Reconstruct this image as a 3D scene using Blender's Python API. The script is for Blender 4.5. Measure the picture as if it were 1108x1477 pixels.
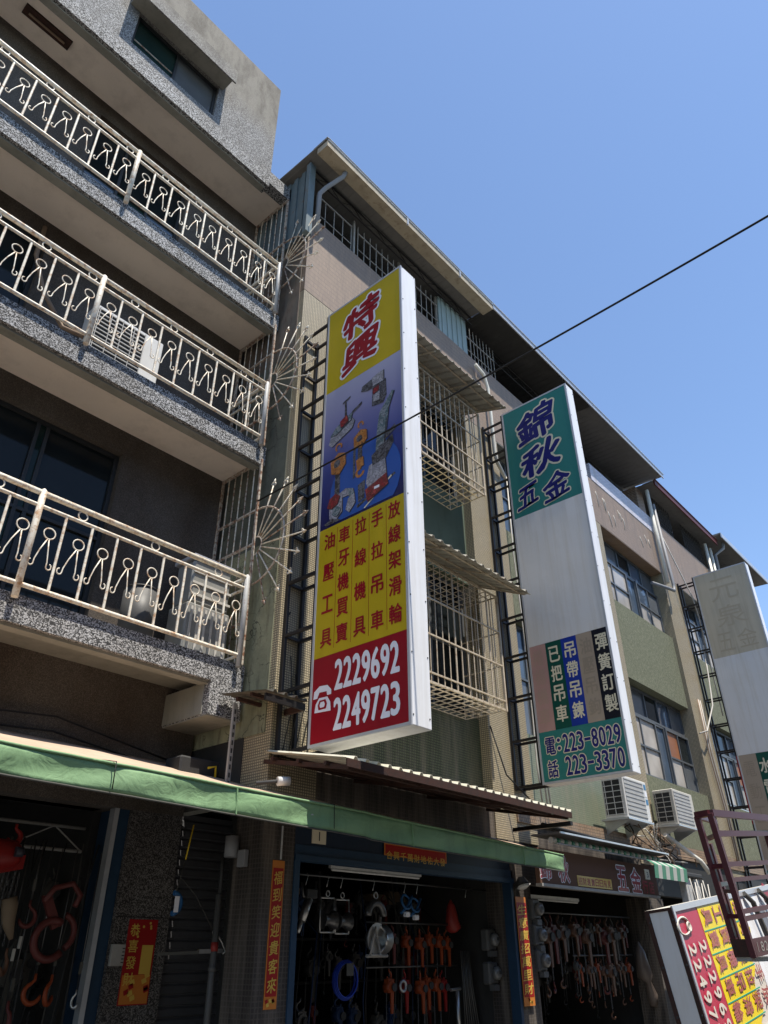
import bpy, math, random
from mathutils import Vector, Matrix
random.seed(7)
R = math.radians
sc = bpy.context.scene
for o in list(bpy.data.objects): bpy.data.objects.remove(o)
COL = sc.collection

# ---------------------------------------------------------------- camera, sky, sun
cd = bpy.data.cameras.new('camera'); cam = bpy.data.objects.new('camera', cd); COL.objects.link(cam)
cd.sensor_fit = 'VERTICAL'; cd.sensor_height = 24.0; cd.sensor_width = 18.0; cd.lens = 24.0*1050/1477
cd.clip_start = 0.05; cd.clip_end = 3000
cam.matrix_world = Matrix(((0.66242, -0.38559, -0.64227, 0), (-0.74912, -0.34604, -0.56487, 0),
                           (-0.00444, 0.85532, -0.51808, 1.6), (0, 0, 0, 1)))
sc.camera = cam
w = bpy.data.worlds.new('World'); sc.world = w; w.use_nodes = True
wn = w.node_tree; bg = wn.nodes['Background']
sky = wn.nodes.new('ShaderNodeTexSky'); sky.sky_type = 'NISHITA'; sky.sun_disc = False
sky.sun_elevation = R(70); sky.sun_rotation = R(180)
sky.air_density = 1.0; sky.dust_density = 0.25; sky.ozone_density = 3.4; sky.altitude = 0
wn.links.new(sky.outputs[0], bg.inputs[0]); bg.inputs[1].default_value = 0.15
sl = bpy.data.lights.new('sun', 'SUN'); sl.energy = 5.0; sl.angle = R(0.53); sl.color = (1.0, 0.93, 0.82)
sun = bpy.data.objects.new('sun', sl); COL.objects.link(sun)
sun.location = (0, -20, 50)
sun.rotation_euler = Vector((0.015, 0.345, -0.938)).to_track_quat('-Z', 'Y').to_euler()
sc.view_settings.view_transform = 'Standard'; sc.view_settings.look = 'None'
sc.view_settings.exposure = 0.65; sc.view_settings.gamma = 1.0
sc.view_settings.use_curve_mapping = False

# ---------------------------------------------------------------- materials
class NT:
    def __init__(s, name):
        s.m = bpy.data.materials.new(name); s.m.use_nodes = True
        s.t = s.m.node_tree; s.b = s.t.nodes['Principled BSDF']
        s.pos = s.t.nodes.new('ShaderNodeNewGeometry').outputs['Position']
    def n(s, typ, **kw):
        nd = s.t.nodes.new(typ)
        for k, v in kw.items(): setattr(nd, k, v)
        return nd
    def l(s, a, b): s.t.links.new(a, b)
    def scaled(s, sx, sy, sz, rot=None):
        mp = s.n('ShaderNodeMapping'); mp.inputs['Scale'].default_value = (sx, sy, sz)
        if rot: mp.inputs['Rotation'].default_value = rot
        s.l(s.pos, mp.inputs[0]); return mp.outputs[0]
    def noise(s, scale, detail=4, rough=.55, vec=None, dist=0):
        nd = s.n('ShaderNodeTexNoise'); nd.inputs['Scale'].default_value = scale
        nd.inputs['Detail'].default_value = detail; nd.inputs['Roughness'].default_value = rough
        nd.inputs['Distortion'].default_value = dist
        s.l(vec or s.pos, nd.inputs['Vector']); return nd.outputs['Fac']
    def ramp(s, fac, stops, interp='LINEAR'):
        r = s.n('ShaderNodeValToRGB'); r.color_ramp.interpolation = interp
        e = r.color_ramp.elements
        while len(e) > 1: e.remove(e[-1])
        for i, (p, c) in enumerate(stops):
            c = (c, c, c) if not hasattr(c, '__len__') else c
            x = e[0] if i == 0 else e.new(p)
            x.position = p; x.color = (*c[:3], 1)
        s.l(fac, r.inputs[0]); return r.outputs[0]
    def mix(s, fac, a, b, mode='MIX'):
        m = s.n('ShaderNodeMix', data_type='RGBA', blend_type=mode)
        for sock, v in ((m.inputs[0], fac), (m.inputs[6], a), (m.inputs[7], b)):
            if hasattr(v, 'links'): s.l(v, sock)
            else: sock.default_value = v if not hasattr(v, '__len__') else (*v[:3], 1)
        return m.outputs[2]
    def math(s, op, a, b=None):
        m = s.n('ShaderNodeMath', operation=op)
        for sock, v in ((m.inputs[0], a), (m.inputs[1], b)):
            if v is None: continue
            if hasattr(v, 'links'): s.l(v, sock)
            else: sock.default_value = v
        return m.outputs[0]
    def bump(s, h, st=.3, d=.01):
        b = s.n('ShaderNodeBump'); b.inputs['Strength'].default_value = st; b.inputs['Distance'].default_value = d
        s.l(h, b.inputs['Height']); s.l(b.outputs[0], s.b.inputs['Normal'])
    def col(s, c):
        if hasattr(c, 'links'): s.l(c, s.b.inputs['Base Color'])
        else: s.b.inputs['Base Color'].default_value = (*c[:3], 1)
    def rough(s, v):
        if hasattr(v, 'links'): s.l(v, s.b.inputs['Roughness'])
        else: s.b.inputs['Roughness'].default_value = v
MAT = {}
def stone(name, lo, hi, sc_, tint=(1, 1, 1), stain=.5, stainc=(.45, .40, .34), grime=None):
    t = NT(name); v = t.n('ShaderNodeTexVoronoi'); v.inputs['Scale'].default_value = sc_; t.l(t.pos, v.inputs['Vector'])
    sp = t.n('ShaderNodeSeparateColor'); t.l(v.outputs['Color'], sp.inputs[0])
    mid = tuple((lo+hi)/2*c*.8 for c in tint)
    c = t.ramp(sp.outputs[0], [(0, tuple(lo*x for x in tint)), (.35, tuple(lo*1.6*x for x in tint)), (.55, mid), (.8, tuple(hi*x for x in tint)), (1, tuple(min(1, hi*1.15)*x for x in tint))])
    st = t.ramp(t.noise(1.1, 6, .65, t.scaled(1, 1, .45)), [(.38, 0), (.68, 1)])
    c = t.mix(t.math('MULTIPLY', st, stain), c, stainc, 'MULTIPLY')
    if grime:
        g = t.ramp(t.noise(2.2, 8, .7, t.scaled(1.4, 1.4, .5)), [(.44, 0), (.62, 1)])
        z = t.n('ShaderNodeSeparateXYZ'); t.l(t.pos, z.inputs[0])
        zz = t.n('ShaderNodeMapRange'); t.l(z.outputs[2], zz.inputs[0]); zz.inputs[1].default_value = grime[0]; zz.inputs[2].default_value = grime[1]
        edge = t.math('MULTIPLY', t.ramp(zz.outputs[0], [(0, 0), (1, 1)]), 1.0)
        c = t.mix(t.math('MULTIPLY', edge, .88), c, t.mix(g, (.19, .175, .145), (.085, .075, .058)))
    t.col(c); t.rough(.9); t.bump(v.outputs['Distance'], .35, .006); MAT[name] = t.m
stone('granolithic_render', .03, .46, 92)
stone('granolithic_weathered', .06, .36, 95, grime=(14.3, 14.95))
stone('granolithic_shaded_wall', .05, .125, 150, (1.0, .86, .73), .85, (.50, .40, .31))  # balcony shade and warm street bounce are put into this stone colour
stone('granolithic_pillar', .02, .20, 115, (1, .93, .87), .85, (.28, .25, .24))  # stained stone, darkened further to paint in the awning's shade
stone('asphalt', .05, .12, 60, (1, .98, .94), .3)
def plaster(name, c1, c2, dark, s1=1.3, crack=False, streak=.5, bumpd=.01, rough=.9):
    t = NT(name)
    a = t.ramp(t.noise(s1, 7, .6), [(.3, c1), (.7, c2)])
    b = t.ramp(t.noise(s1*2.3, 8, .7, t.scaled(1.6, 1.6, .35)), [(.5, 0), (.75, 1)])
    c = t.mix(t.math('MULTIPLY', b, streak), a, dark)
    h = t.noise(40, 4, .6)
    if crack:
        v = t.n('ShaderNodeTexVoronoi', feature='DISTANCE_TO_EDGE'); v.inputs['Scale'].default_value = crack
        wv = t.n('ShaderNodeVectorMath', operation='ADD'); nn = t.n('ShaderNodeTexNoise'); nn.inputs['Scale'].default_value = 4; nn.inputs['Detail'].default_value = 5
        t.l(t.pos, nn.inputs['Vector']); sc2 = t.n('ShaderNodeVectorMath', operation='SCALE'); sc2.inputs[3].default_value = .45
        t.l(nn.outputs['Color'], sc2.inputs[0]); t.l(t.pos, wv.inputs[0]); t.l(sc2.outputs[0], wv.inputs[1]); t.l(wv.outputs[0], v.inputs['Vector'])
        k = t.ramp(v.outputs['Distance'], [(.0, 1), (.022, 0)])
        k = t.math('MULTIPLY', k, t.ramp(t.noise(1.7, 3), [(.42, 0), (.55, 1)]))
        c = t.mix(k, c, (.02, .02, .015))
    t.col(c); t.rough(rough); t.bump(h, .25, bumpd); MAT[name] = t.m
plaster('balcony_soffit_paint', (.80, .70, .60), (.70, .61, .53), (.46, .39, .33), .9, streak=.45)
plaster('dirty_concrete', (.30, .29, .25), (.20, .20, .17), (.10, .10, .085), 1.6)
plaster('mossy_render', (.115, .12, .09), (.055, .062, .05), (.035, .035, .028), 2.2, crack=1.9, streak=.85)
plaster('pale_mossy_render', (.27, .27, .17), (.15, .155, .10), (.06, .055, .04), 3.2, crack=2.6, streak=.85)
plaster('rusty_render', (.16, .12, .09), (.09, .085, .07), (.07, .03, .018), 3.0, streak=.9)
plaster('green_stucco', (.075, .083, .048), (.135, .145, .09), (.34, .35, .26), 24, streak=.9)
plaster('dark_green_paint', (.075, .10, .068), (.095, .125, .085), (.045, .06, .04), 2.0, streak=.5)
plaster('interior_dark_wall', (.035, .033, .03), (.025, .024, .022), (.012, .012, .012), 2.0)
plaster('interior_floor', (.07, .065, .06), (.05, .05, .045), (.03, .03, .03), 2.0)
plaster('pavement_concrete', (.20, .195, .18), (.16, .155, .15), (.10, .10, .095), .8)
plaster('dark_soffit_board', (.20, .195, .18), (.15, .145, .135), (.09, .085, .08), 1.2)
plaster('blackish_soffit', (.05, .048, .044), (.035, .034, .03), (.10, .095, .085), .7)  # near-black soffit boards under the roof of C
def tiles(name, c1, c2, mortar, tw, th, ms=.12, offset=0.0, var=.5, stain=(.3, .25, .2), st=.35, rough=.55):
    t = NT(name); s = t.n('ShaderNodeSeparateXYZ'); t.l(t.pos, s.inputs[0])
    u = t.math('ADD', s.outputs[0], s.outputs[1]); cx = t.n('ShaderNodeCombineXYZ'); t.l(u, cx.inputs[0]); t.l(s.outputs[2], cx.inputs[1])
    b = t.n('ShaderNodeTexBrick'); t.l(cx.outputs[0], b.inputs['Vector']); b.offset = offset; b.inputs['Scale'].default_value = 1
    b.inputs['Color1'].default_value = (*c1, 1); b.inputs['Color2'].default_value = (*c2, 1); b.inputs['Mortar'].default_value = (*mortar, 1)
    b.inputs['Mortar Size'].default_value = min(tw, th)*ms; b.inputs['Brick Width'].default_value = tw; b.inputs['Row Height'].default_value = th; b.inputs['Bias'].default_value = 0
    b.inputs['Mortar Smooth'].default_value = .1
    n_ = t.ramp(t.noise(1.8, 7, .65, t.scaled(3.2, 3.2, .28)), [(.46, 0), (.68, 1)])
    c = t.mix(t.math('MULTIPLY', n_, st), b.outputs['Color'], stain)
    t.col(c); t.rough(rough); t.bump(t.math('SUBTRACT', 1.0, b.outputs['Fac']), .5, .004); MAT[name] = t.m
tiles('cream_mosaic_tile', (.52, .44, .29), (.44, .37, .24), (.15, .125, .08), .034, .030, .22, stain=(.24, .20, .14), st=.6)
tiles('pink_mosaic_tile', (.34, .245, .175), (.27, .195, .14), (.17, .125, .09), .024, .10, .25, stain=(.14, .105, .08), st=.55)
tiles('green_mosaic_tile', (.135, .15, .075), (.10, .115, .06), (.035, .04, .025), .036, .036, .22)
tiles('pale_green_mosaic_tile', (.22, .265, .18), (.17, .21, .14), (.14, .16, .12), .035, .035, .2)
tiles('lilac_wall_tile', (.42, .42, .50), (.36, .36, .45), (.70, .70, .74), .20, .055, .13, .5)
tiles('brown_wall_tile', (.30, .20, .12), (.24, .155, .095), (.12, .085, .055), .06, .05, .12, .5)
tiles('brown_thin_brick', (.20, .13, .10), (.13, .09, .07), (.34, .30, .27), .22, .055, .16, .5)
tiles('dark_mosaic_tile', (.035, .027, .021), (.027, .022, .018), (.055, .045, .038), .045, .045, .12, rough=.85)  # dark tile with the awning's shade also put into its colour
def paint(name, c, rough=.45, metal=0.0, rust=0.0, rustc=(.16, .06, .025), var=.12, sc_=9, spec=.28):
    t = NT(name)
    n_ = t.noise(sc_, 5, .6)
    a = t.ramp(n_, [(.25, tuple(x*(1-var) for x in c)), (.75, tuple(min(1, x*(1+var)) for x in c))])
    if rust:
        k = t.ramp(t.noise(sc_*1.6, 8, .72), [(1-rust-.12, 0), (1-rust+.06, 1)])
        a = t.mix(k, a, rustc)
    t.col(a); t.rough(rough); t.b.inputs['Metallic'].default_value = metal
    t.b.inputs['Specular IOR Level'].default_value = spec
    t.bump(t.noise(60, 3), .08, .004); MAT[name] = t.m
paint('white_rail_paint', (.76, .71, .60), .42, rust=.40, rustc=(.42, .24, .12))
paint('weathered_rail_paint', (.55, .50, .42), .5, rust=.46, rustc=(.20, .09, .05))
paint('grey_primer', (.42, .42, .41), .5, rust=.3)
paint('sign_white_sheet', (.80, .81, .83), .35, var=.03, sc_=2)
paint('sign_aluminium', (.50, .51, .53), .38, .35, var=.05)
paint('sign_blank_acrylic', (.48, .48, .49), .3, var=.05, sc_=1.5)
paint('sign_aged_acrylic', (.42, .375, .29), .35, var=.09, sc_=1.2)
paint('old_sign_cream', (.62, .58, .50), .5, var=.08)
paint('black_steel', (.017, .015, .015), .5, rust=.22, rustc=(.06, .025, .015))
paint('maroon_steel', (.075, .016, .022), .42, rust=.2, rustc=(.03, .008, .01))
paint('rusty_steel', (.035, .02, .016), .8, rust=.5, rustc=(.05, .022, .016))
paint('cage_paint', (.50, .43, .33), .55, rust=.36, rustc=(.24, .13, .07))
paint('yellow_cage_paint', (.62, .50, .29), .55, rust=.36, rustc=(.24, .13, .07))
paint('bar_paint_grey', (.30, .29, .27), .55, rust=.3)
paint('corrugated_pale', (.36, .345, .30), .55, rust=.35, rustc=(.24, .18, .13), sc_=4)
paint('corrugated_dark', (.10, .095, .08), .7, rust=.4, rustc=(.07, .04, .03), sc_=5)
paint('corrugated_white', (.62, .60, .50), .5, rust=.3, rustc=(.28, .2, .13), sc_=4)
paint('blue_sheet', (.12, .155, .165), .55, var=.2, sc_=3, rust=.3)
paint('pale_blue_sheet', (.27, .34, .34), .5, var=.1, sc_=3)
paint('galvanised', (.50, .52, .54), .35, .5, var=.1)
paint('gutter_metal', (.40, .345, .25), .4, .0, rust=.36, rustc=(.24, .19, .13), sc_=5)
paint('grey_pvc', (.22, .225, .235), .5, var=.08)
paint('cream_pvc', (.62, .60, .53), .45, var=.08)
paint('red_roof_metal', (.10, .03, .03), .5)
paint('aluminium_window', (.028, .03, .032), .5)
paint('grey_window_frame', (.12, .13, .14), .42, .3)
paint('blue_frame', (.016, .04, .075), .5, rust=.25, rustc=(.05, .05, .05))  # blue paint lowered in tone to carry the shade below the awning
paint('header_blue', (.012, .024, .045), .5)
paint('dark_shutter', (.09, .09, .095), .45, .2)
paint('ac_white', (.60, .60, .58), .4, var=.04)
paint('ac_cream', (.48, .46, .41), .4, var=.05)
paint('ac_dark', (.035, .035, .035), .6)
paint('ac_grille', (.36, .36, .35), .45)
paint('sticker_blue', (.05, .18, .34), .4)
paint('plastic_clear', (.24, .24, .225), .3)
paint('stainless', (.40, .40, .39), .36, .9, var=.1)
paint('cast_steel', (.12, .12, .12), .38, .8)
paint('hoist_orange', (.22, .042, .012), .45)
paint('hoist_red', (.20, .012, .01), .4)
paint('faded_red_iron', (.10, .025, .022), .5)
paint('tool_blue', (.02, .09, .22), .4)
paint('hook_brown', (.10, .05, .03), .5)
paint('strap_grey', (.07, .068, .06), .8)
paint('dim_red', (.10, .015, .012), .5); paint('dim_blue', (.012, .03, .08), .5)
paint('black_rubber', (.012, .012, .012), .55)
paint('cable_white', (.48, .46, .42), .6)
paint('cable_brown', (.22, .15, .10), .7)
paint('bag_plastic', (.12, .095, .08), .3)
paint('bag_red', (.22, .025, .02), .4)
paint('carton_tan', (.16, .12, .08), .8)
paint('yellow_tape', (.55, .38, .02), .5)
paint('tube_lamp_white', (.55, .55, .53), .4)
paint('wood_brown', (.16, .07, .04), .7)
paint('skin', (.55, .27, .18), .55, var=.05)
paint('workwear', (.06, .07, .10), .85)
paint('hair_black', (.01, .01, .01), .6)
paint('safety_helmet', (.6, .5, .05), .35)
def flat(name, c, rough=.4, var=.04):
    paint(name, c, rough, var=var, sc_=3)
flat('print_yellow', (.46, .34, .010)); flat('print_red', (.26, .003, .012)); flat('print_darkred', (.27, .008, .012))
flat('print_white', (.72, .73, .78)); flat('print_cream', (.66, .60, .44)); flat('print_teal', (.03, .185, .165)); flat('print_navy', (.012, .014, .13))
flat('print_green', (.004, .07, .05)); flat('print_blue', (.010, .035, .28)); flat('print_black', (.006, .007, .014))
flat('print_tan', (.36, .29, .22)); flat('print_faded_tan', (.30, .245, .185)); flat('print_pink', (.43, .26, .23)); flat('print_faded_pink', (.40, .27, .22))
flat('print_faded_teal', (.42, .36, .265)); flat('print_orange', (.50, .17, .03)); flat('print_dark', (.03, .03, .04)); flat('print_grey', (.33, .34, .38))
flat('print_steel', (.17, .18, .21)); flat('print_gold', (.58, .38, .07)); flat('couplet_red', (.30, .012, .012)); flat('old_crimson', (.42, .035, .07))
flat('old_yellow', (.75, .58, .012)); flat('old_maroon_text', (.36, .10, .09)); flat('old_green_line', (.02, .32, .20)); flat('header_brown', (.13, .07, .045), .9)
flat('stripe_green', (.05, .22, .13)); flat('stripe_white', (.45, .46, .42)); flat('print_globe', (.025, .085, .33)); flat('stencil_grey', (.30, .27, .25))
def glass(name, c, rough=.06, mix=.0):
    t = NT(name); t.col(t.ramp(t.noise(1.3, 3), [(.3, tuple(x*.75 for x in c)), (.7, tuple(min(1, x*1.2) for x in c))])); t.rough(rough)
    t.b.inputs['Specular IOR Level'].default_value = .5 if c[2] > .04 else .14; MAT[name] = t.m
glass('dark_glass', (.012, .016, .018)); glass('green_glass', (.012, .03, .028)); glass('blue_glass', (.07, .10, .14)); glass('curtained_glass', (.10, .11, .12), .12)
glass('papered_pane', (.40, .37, .33), .25); glass('orange_pane', (.30, .12, .05), .3); glass('meter_glass', (.13, .13, .125), .1); paint('meter_grey', (.08, .08, .078), .5)
def dirty_sheet(name, c, dirt, amt):
    t = NT(name); k = t.ramp(t.noise(2.6, 7, .68, t.scaled(4, 4, .22)), [(.46, 0), (.74, 1)]); k2 = t.ramp(t.noise(1.1, 4), [(.35, 0), (.7, 1)])
    a = t.mix(t.math('MULTIPLY', k, amt), c, dirt); t.col(t.mix(t.math('MULTIPLY', k2, amt*.35), a, dirt)); t.rough(.38); t.bump(t.noise(3.0, 3), .12, .02); MAT[name] = t.m
dirty_sheet('sign_white_sheet', (.80, .81, .83), (.50, .48, .43), .45); dirty_sheet('sign_blank_acrylic', (.66, .65, .64), (.50, .45, .37), .5); dirty_sheet('sign_aged_acrylic', (.50, .44, .33), (.34, .29, .21), .55)
# awning fabrics with soft wrinkles
def fabric(name, c, c2, wr=.6):
    t = NT(name); a = t.ramp(t.noise(1.2, 5), [(.3, c), (.7, c2)])
    k = t.ramp(t.noise(3.0, 7, .7, t.scaled(2.2, 1, .5)), [(.5, 0), (.78, 1)]); a = t.mix(t.math('MULTIPLY', k, .5), a, tuple(x*.45 for x in c))
    t.col(a); t.rough(.75)
    t.bump(t.noise(5.5, 5, .5, t.scaled(1, 1, 1.2), 1.5), wr, .035); MAT[name] = t.m
fabric('awning_green', (.165, .29, .14), (.20, .33, .17), .32); fabric('awning_tan', (.50, .37, .27), (.40, .30, .22), .3)
# photo panel of the new sign: print goes from pale lilac to deep blue down its height
t = NT('photo_panel_print'); s = t.n('ShaderNodeSeparateXYZ'); t.l(t.pos, s.inputs[0])
mr = t.n('ShaderNodeMapRange'); t.l(s.outputs[2], mr.inputs[0]); mr.inputs[1].default_value = 6.0; mr.inputs[2].default_value = 8.2
t.col(t.ramp(mr.outputs[0], [(0, (.003, .005, .06)), (.2, (.006, .014, .13)), (.42, (.03, .05, .23)), (.66, (.15, .155, .33)), (1, (.36, .36, .49))])); t.rough(.35)
MAT['photo_panel_print'] = t.m
def photo_ink(name, cs, sc_=16):
    t = NT(name); n_ = t.noise(sc_, 6, .7, dist=1.2)
    t.col(t.ramp(n_, [(.30+.42*k/len(cs), c) for k, c in enumerate(cs)])); t.rough(.35); MAT[name] = t.m
photo_ink('photo_dark', [(.006, .006, .01), (.03, .03, .035), (.01, .01, .015), (.14, .14, .16), (.015, .015, .02)])
photo_ink('photo_grey', [(.06, .06, .07), (.30, .30, .34), (.12, .12, .14), (.42, .42, .47), (.09, .09, .1)])
photo_ink('photo_orange', [(.09, .02, .008), (.42, .15, .03), (.22, .07, .015), (.55, .24, .06), (.05, .02, .01)])
photo_ink('photo_red', [(.12, .004, .01), (.30, .01, .02), (.05, .01, .01), (.36, .05, .05)])
photo_ink('photo_steel', [(.02, .03, .04), (.10, .12, .14), (.03, .09, .10), (.28, .30, .33), (.02, .02, .03)])

# ---------------------------------------------------------------- object helpers
WM = {}
def setp(o, parent, M):
    if parent is not None:
        o.parent = parent; o.matrix_parent_inverse = WM[parent.name].inverted()
    o.matrix_basis = M; WM[o.name] = M.copy()
def tag(o, label=None, cat=None, group=None, kind=None):
    if label: o['label'] = label
    if cat: o['category'] = cat
    if group: o['group'] = group
    if kind: o['kind'] = kind
    return o
def thing(name, loc, label, cat, group=None):
    o = bpy.data.objects.new(name, None); COL.objects.link(o); o.empty_display_size = .2
    setp(o, None, Matrix.Translation(loc)); return tag(o, label, cat, group)
class MB:
    def __init__(s): s.v = []; s.f = []; s.sm = []
    def box(s, a, b):
        x0, y0, z0 = (min(p, q) for p, q in zip(a, b)); x1, y1, z1 = (max(p, q) for p, q in zip(a, b))
        i = len(s.v); s.v += [(x0,y0,z0),(x1,y0,z0),(x1,y1,z0),(x0,y1,z0),(x0,y0,z1),(x1,y0,z1),(x1,y1,z1),(x0,y1,z1)]
        for q in ((0,3,2,1),(4,5,6,7),(0,1,5,4),(1,2,6,5),(2,3,7,6),(3,0,4,7)): s.f.append(tuple(i+k for k in q)); s.sm.append(False)
        return s
    def obox(s, o, u, v, w_):
        o, u, v, w_ = map(Vector, (o, u, v, w_)); i = len(s.v)
        for k in ((0,0,0),(1,0,0),(1,1,0),(0,1,0),(0,0,1),(1,0,1),(1,1,1),(0,1,1)): s.v.append(tuple(o+u*k[0]+v*k[1]+w_*k[2]))
        flip = u.cross(v).dot(w_) < 0
        for q in ((0,3,2,1),(4,5,6,7),(0,1,5,4),(1,2,6,5),(2,3,7,6),(3,0,4,7)):
            q = tuple(i+k for k in q); s.f.append(q[::-1] if flip else q); s.sm.append(False)
        return s
    def tube(s, pts, r, n=8, closed=False):
        pts = [Vector(p) for p in pts]; m = len(pts); rings = []; base = len(s.v)
        rr = r if hasattr(r, '__len__') else [r]*m
        up = None
        for k, p in enumerate(pts):
            d = (pts[(k+1) % m]-pts[k-1]) if closed else (pts[min(k+1, m-1)]-pts[max(k-1, 0)])
            if d.length < 1e-9: d = Vector((0, 0, 1))
            d.normalize()
            if up is None: up = d.orthogonal().normalized()
            up = (up-d*up.dot(d)); up = up.normalized() if up.length > 1e-6 else d.orthogonal().normalized()
            sd = d.cross(up)
            for j in range(n):
                a = 2*math.pi*j/n; s.v.append(tuple(p+up*math.cos(a)*rr[k]+sd*math.sin(a)*rr[k]))
        for k in range(m if closed else m-1):
            for j in range(n):
                a = base+k*n+j; b = base+k*n+(j+1) % n; c = base+((k+1) % m)*n+(j+1) % n; d = base+((k+1) % m)*n+j
                s.f.append((a, b, c, d)); s.sm.append(True)
        if not closed:
            s.f.append(tuple(base+j for j in range(n))[::-1]); s.sm.append(False)
            s.f.append(tuple(base+(m-1)*n+j for j in range(n))); s.sm.append(False)
        return s
    def prism(s, poly, d):
        d = Vector(d); n = len(poly); i = len(s.v)
        P = [Vector(p) for p in poly]; nrm = Vector()
        for k in range(n): nrm += P[k].cross(P[(k+1) % n])
        if nrm.dot(d) > 0: P.reverse()
        s.v += [tuple(p) for p in P]+[tuple(p+d) for p in P]
        s.f.append(tuple(range(i, i+n))); s.sm.append(False); s.f.append(tuple(range(i+2*n-1, i+n-1, -1))); s.sm.append(False)
        for k in range(n): s.f.append((i+k, i+n+k, i+n+(k+1) % n, i+(k+1) % n)); s.sm.append(False)
        return s
    def quad(s, *p):
        i = len(s.v); s.v += [tuple(q) for q in p]; s.f.append(tuple(range(i, i+len(p)))); s.sm.append(False); return s
    def build(s, name, mat, parent=None, bevel=0):
        vs = [Vector(v) for v in s.v]
        mn = Vector(tuple(min(v[k] for v in vs) for k in range(3))); mx = Vector(tuple(max(v[k] for v in vs) for k in range(3)))
        o0 = Vector(((mn.x+mx.x)/2, (mn.y+mx.y)/2, mn.z))
        me = bpy.data.meshes.new(name); me.from_pydata([tuple(v-o0) for v in vs], [], s.f)
        me.polygons.foreach_set('use_smooth', s.sm); me.materials.append(MAT[mat]); me.update()
        o = bpy.data.objects.new(name, me); COL.objects.link(o); setp(o, parent, Matrix.Translation(o0))
        if bevel:
            b = o.modifiers.new('bevel', 'BEVEL'); b.width = bevel; b.segments = 1; b.limit_method = 'ANGLE'
        return o
def box(name, mat, parent, a, b, bevel=0): return MB().box(a, b).build(name, mat, parent, bevel)
def tube(name, mat, parent, pts, r, n=8): return MB().tube(pts, r, n).build(name, mat, parent)
_unit = {}
def bar(name, mat, parent, p0, p1, r, square=False, r2=None):
    """a straight bar: shared unit mesh, placed by its matrix"""
    key = (mat, square)
    if key not in _unit:
        mb = MB()
        if square: mb.box((-1, -1, 0), (1, 1, 1))
        else: mb.tube([(0, 0, 0), (0, 0, 1)], 1, 7)
        me = bpy.data.meshes.new('bar'); me.from_pydata(mb.v, [], mb.f); me.polygons.foreach_set('use_smooth', mb.sm); me.materials.append(MAT[mat]); _unit[key] = me
    o = bpy.data.objects.new(name, _unit[key]); COL.objects.link(o)
    p0, p1 = Vector(p0), Vector(p1); d = p1-p0; L = d.length
    z = d.normalized(); x = Vector((1, 0, 0)) if abs(z.x) < .9 else Vector((0, 1, 0)); x = (x-z*x.dot(z)).normalized(); y = z.cross(x)
    M = Matrix((x*r, y*(r2 or r), z*L)).transposed().to_4x4(); M.translation = p0
    setp(o, parent, M); return o
def copy_tree(o, delta, parent=None):
    c = o.copy(); COL.objects.link(c)
    if parent is not None: c.parent = parent; M = o.matrix_basis.copy()
    else: M = Matrix.Translation(delta) @ o.matrix_basis; c.matrix_basis = M
    for ch in list(o.children): copy_tree(ch, delta, c)
    return c
# text: every glyph is fitted to its own box on the face (origin O, axes U right, V up)
_gc = {}
def glyph_mesh(ch, off, extra=0):
    k = (ch, off)
    if k not in _gc:
        c = bpy.data.curves.new('lettering', 'FONT'); c.body = ch; c.offset = off; c.resolution_u = 3
        o = bpy.data.objects.new('tmp', c); COL.objects.link(o); me = bpy.data.meshes.new_from_object(o)
        _gc[k] = ([tuple(v.co) for v in me.vertices], [tuple(p.vertices) for p in me.polygons])
        bpy.data.objects.remove(o); bpy.data.meshes.remove(me)
    return _gc[k]
def brush(x, y, amt):
    return (x+amt*.10*(y-.5)+amt*.03*math.sin(7*y+2*x), y+amt*.22*(x-.5)+amt*.04*math.sin(6*x+1)*math.cos(4*y))
def text(items, O, U, V, mat, parent, off=0.0, lift=.004, name='lettering', brushy=0, keep_aspect=False):
    """items: list of (char, u0, v0, w, h); off thickens the strokes (in em) by laying shifted copies of the glyph"""
    O, U, V = Vector(O), Vector(U).normalized(), Vector(V).normalized(); N = U.cross(V).normalized()
    mb = MB(); nc = 0 if off <= 0 else (6 if off < .05 else 14)
    for ch, u0, v0, w_, h_ in items:
        vs, fs = glyph_mesh(ch, 0.0)
        if not vs: continue
        x0, x1 = min(v[0] for v in vs), max(v[0] for v in vs); y0, y1 = min(v[1] for v in vs), max(v[1] for v in vs)
        if ch in '一1-:二三':
            s_ = min(w_/max(1e-6, x1-x0), h_/max(1e-6, y1-y0))
            u0 += (w_-(x1-x0)*s_)/2; v0 += (h_-(y1-y0)*s_)/2; w_ = (x1-x0)*s_; h_ = (y1-y0)*s_
        em = max(w_, h_) if ch not in '1-:' else h_*2 if ch == ':' else w_*2
        if ch == '1': em = h_
        shifts = [(0, 0)]+[(math.cos(6.2832*k/nc)*off*em, math.sin(6.2832*k/nc)*off*em) for k in range(nc)]
        for j, (du, dv) in enumerate(shifts):
            i = len(mb.v)
            for v in vs:
                a, b = (v[0]-x0)/(x1-x0), (v[1]-y0)/max(1e-6, (y1-y0))
                if brushy: a, b = brush(a, b, brushy)
                mb.v.append(tuple(O+U*(u0+a*w_+du)+V*(v0+b*h_+dv)+N*(lift+(.00012*j if lift >= 0 else -.00012*j))))
            for f in fs: mb.f.append(tuple(i+k for k in f)); mb.sm.append(False)
    return mb.build(name, mat, parent)
def column(chars, u, vtop, vbot, w_, h_, skew=0):
    n = len(chars); st = (vtop-vbot-h_)/max(1, n-1)
    return [(c, u, vtop-h_-k*st, w_, h_) for k, c in enumerate(chars)]
def row(chars, u0, v, w_, h_, pitch): return [(c, u0+k*pitch, v, w_, h_) for k, c in enumerate(chars)]
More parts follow.
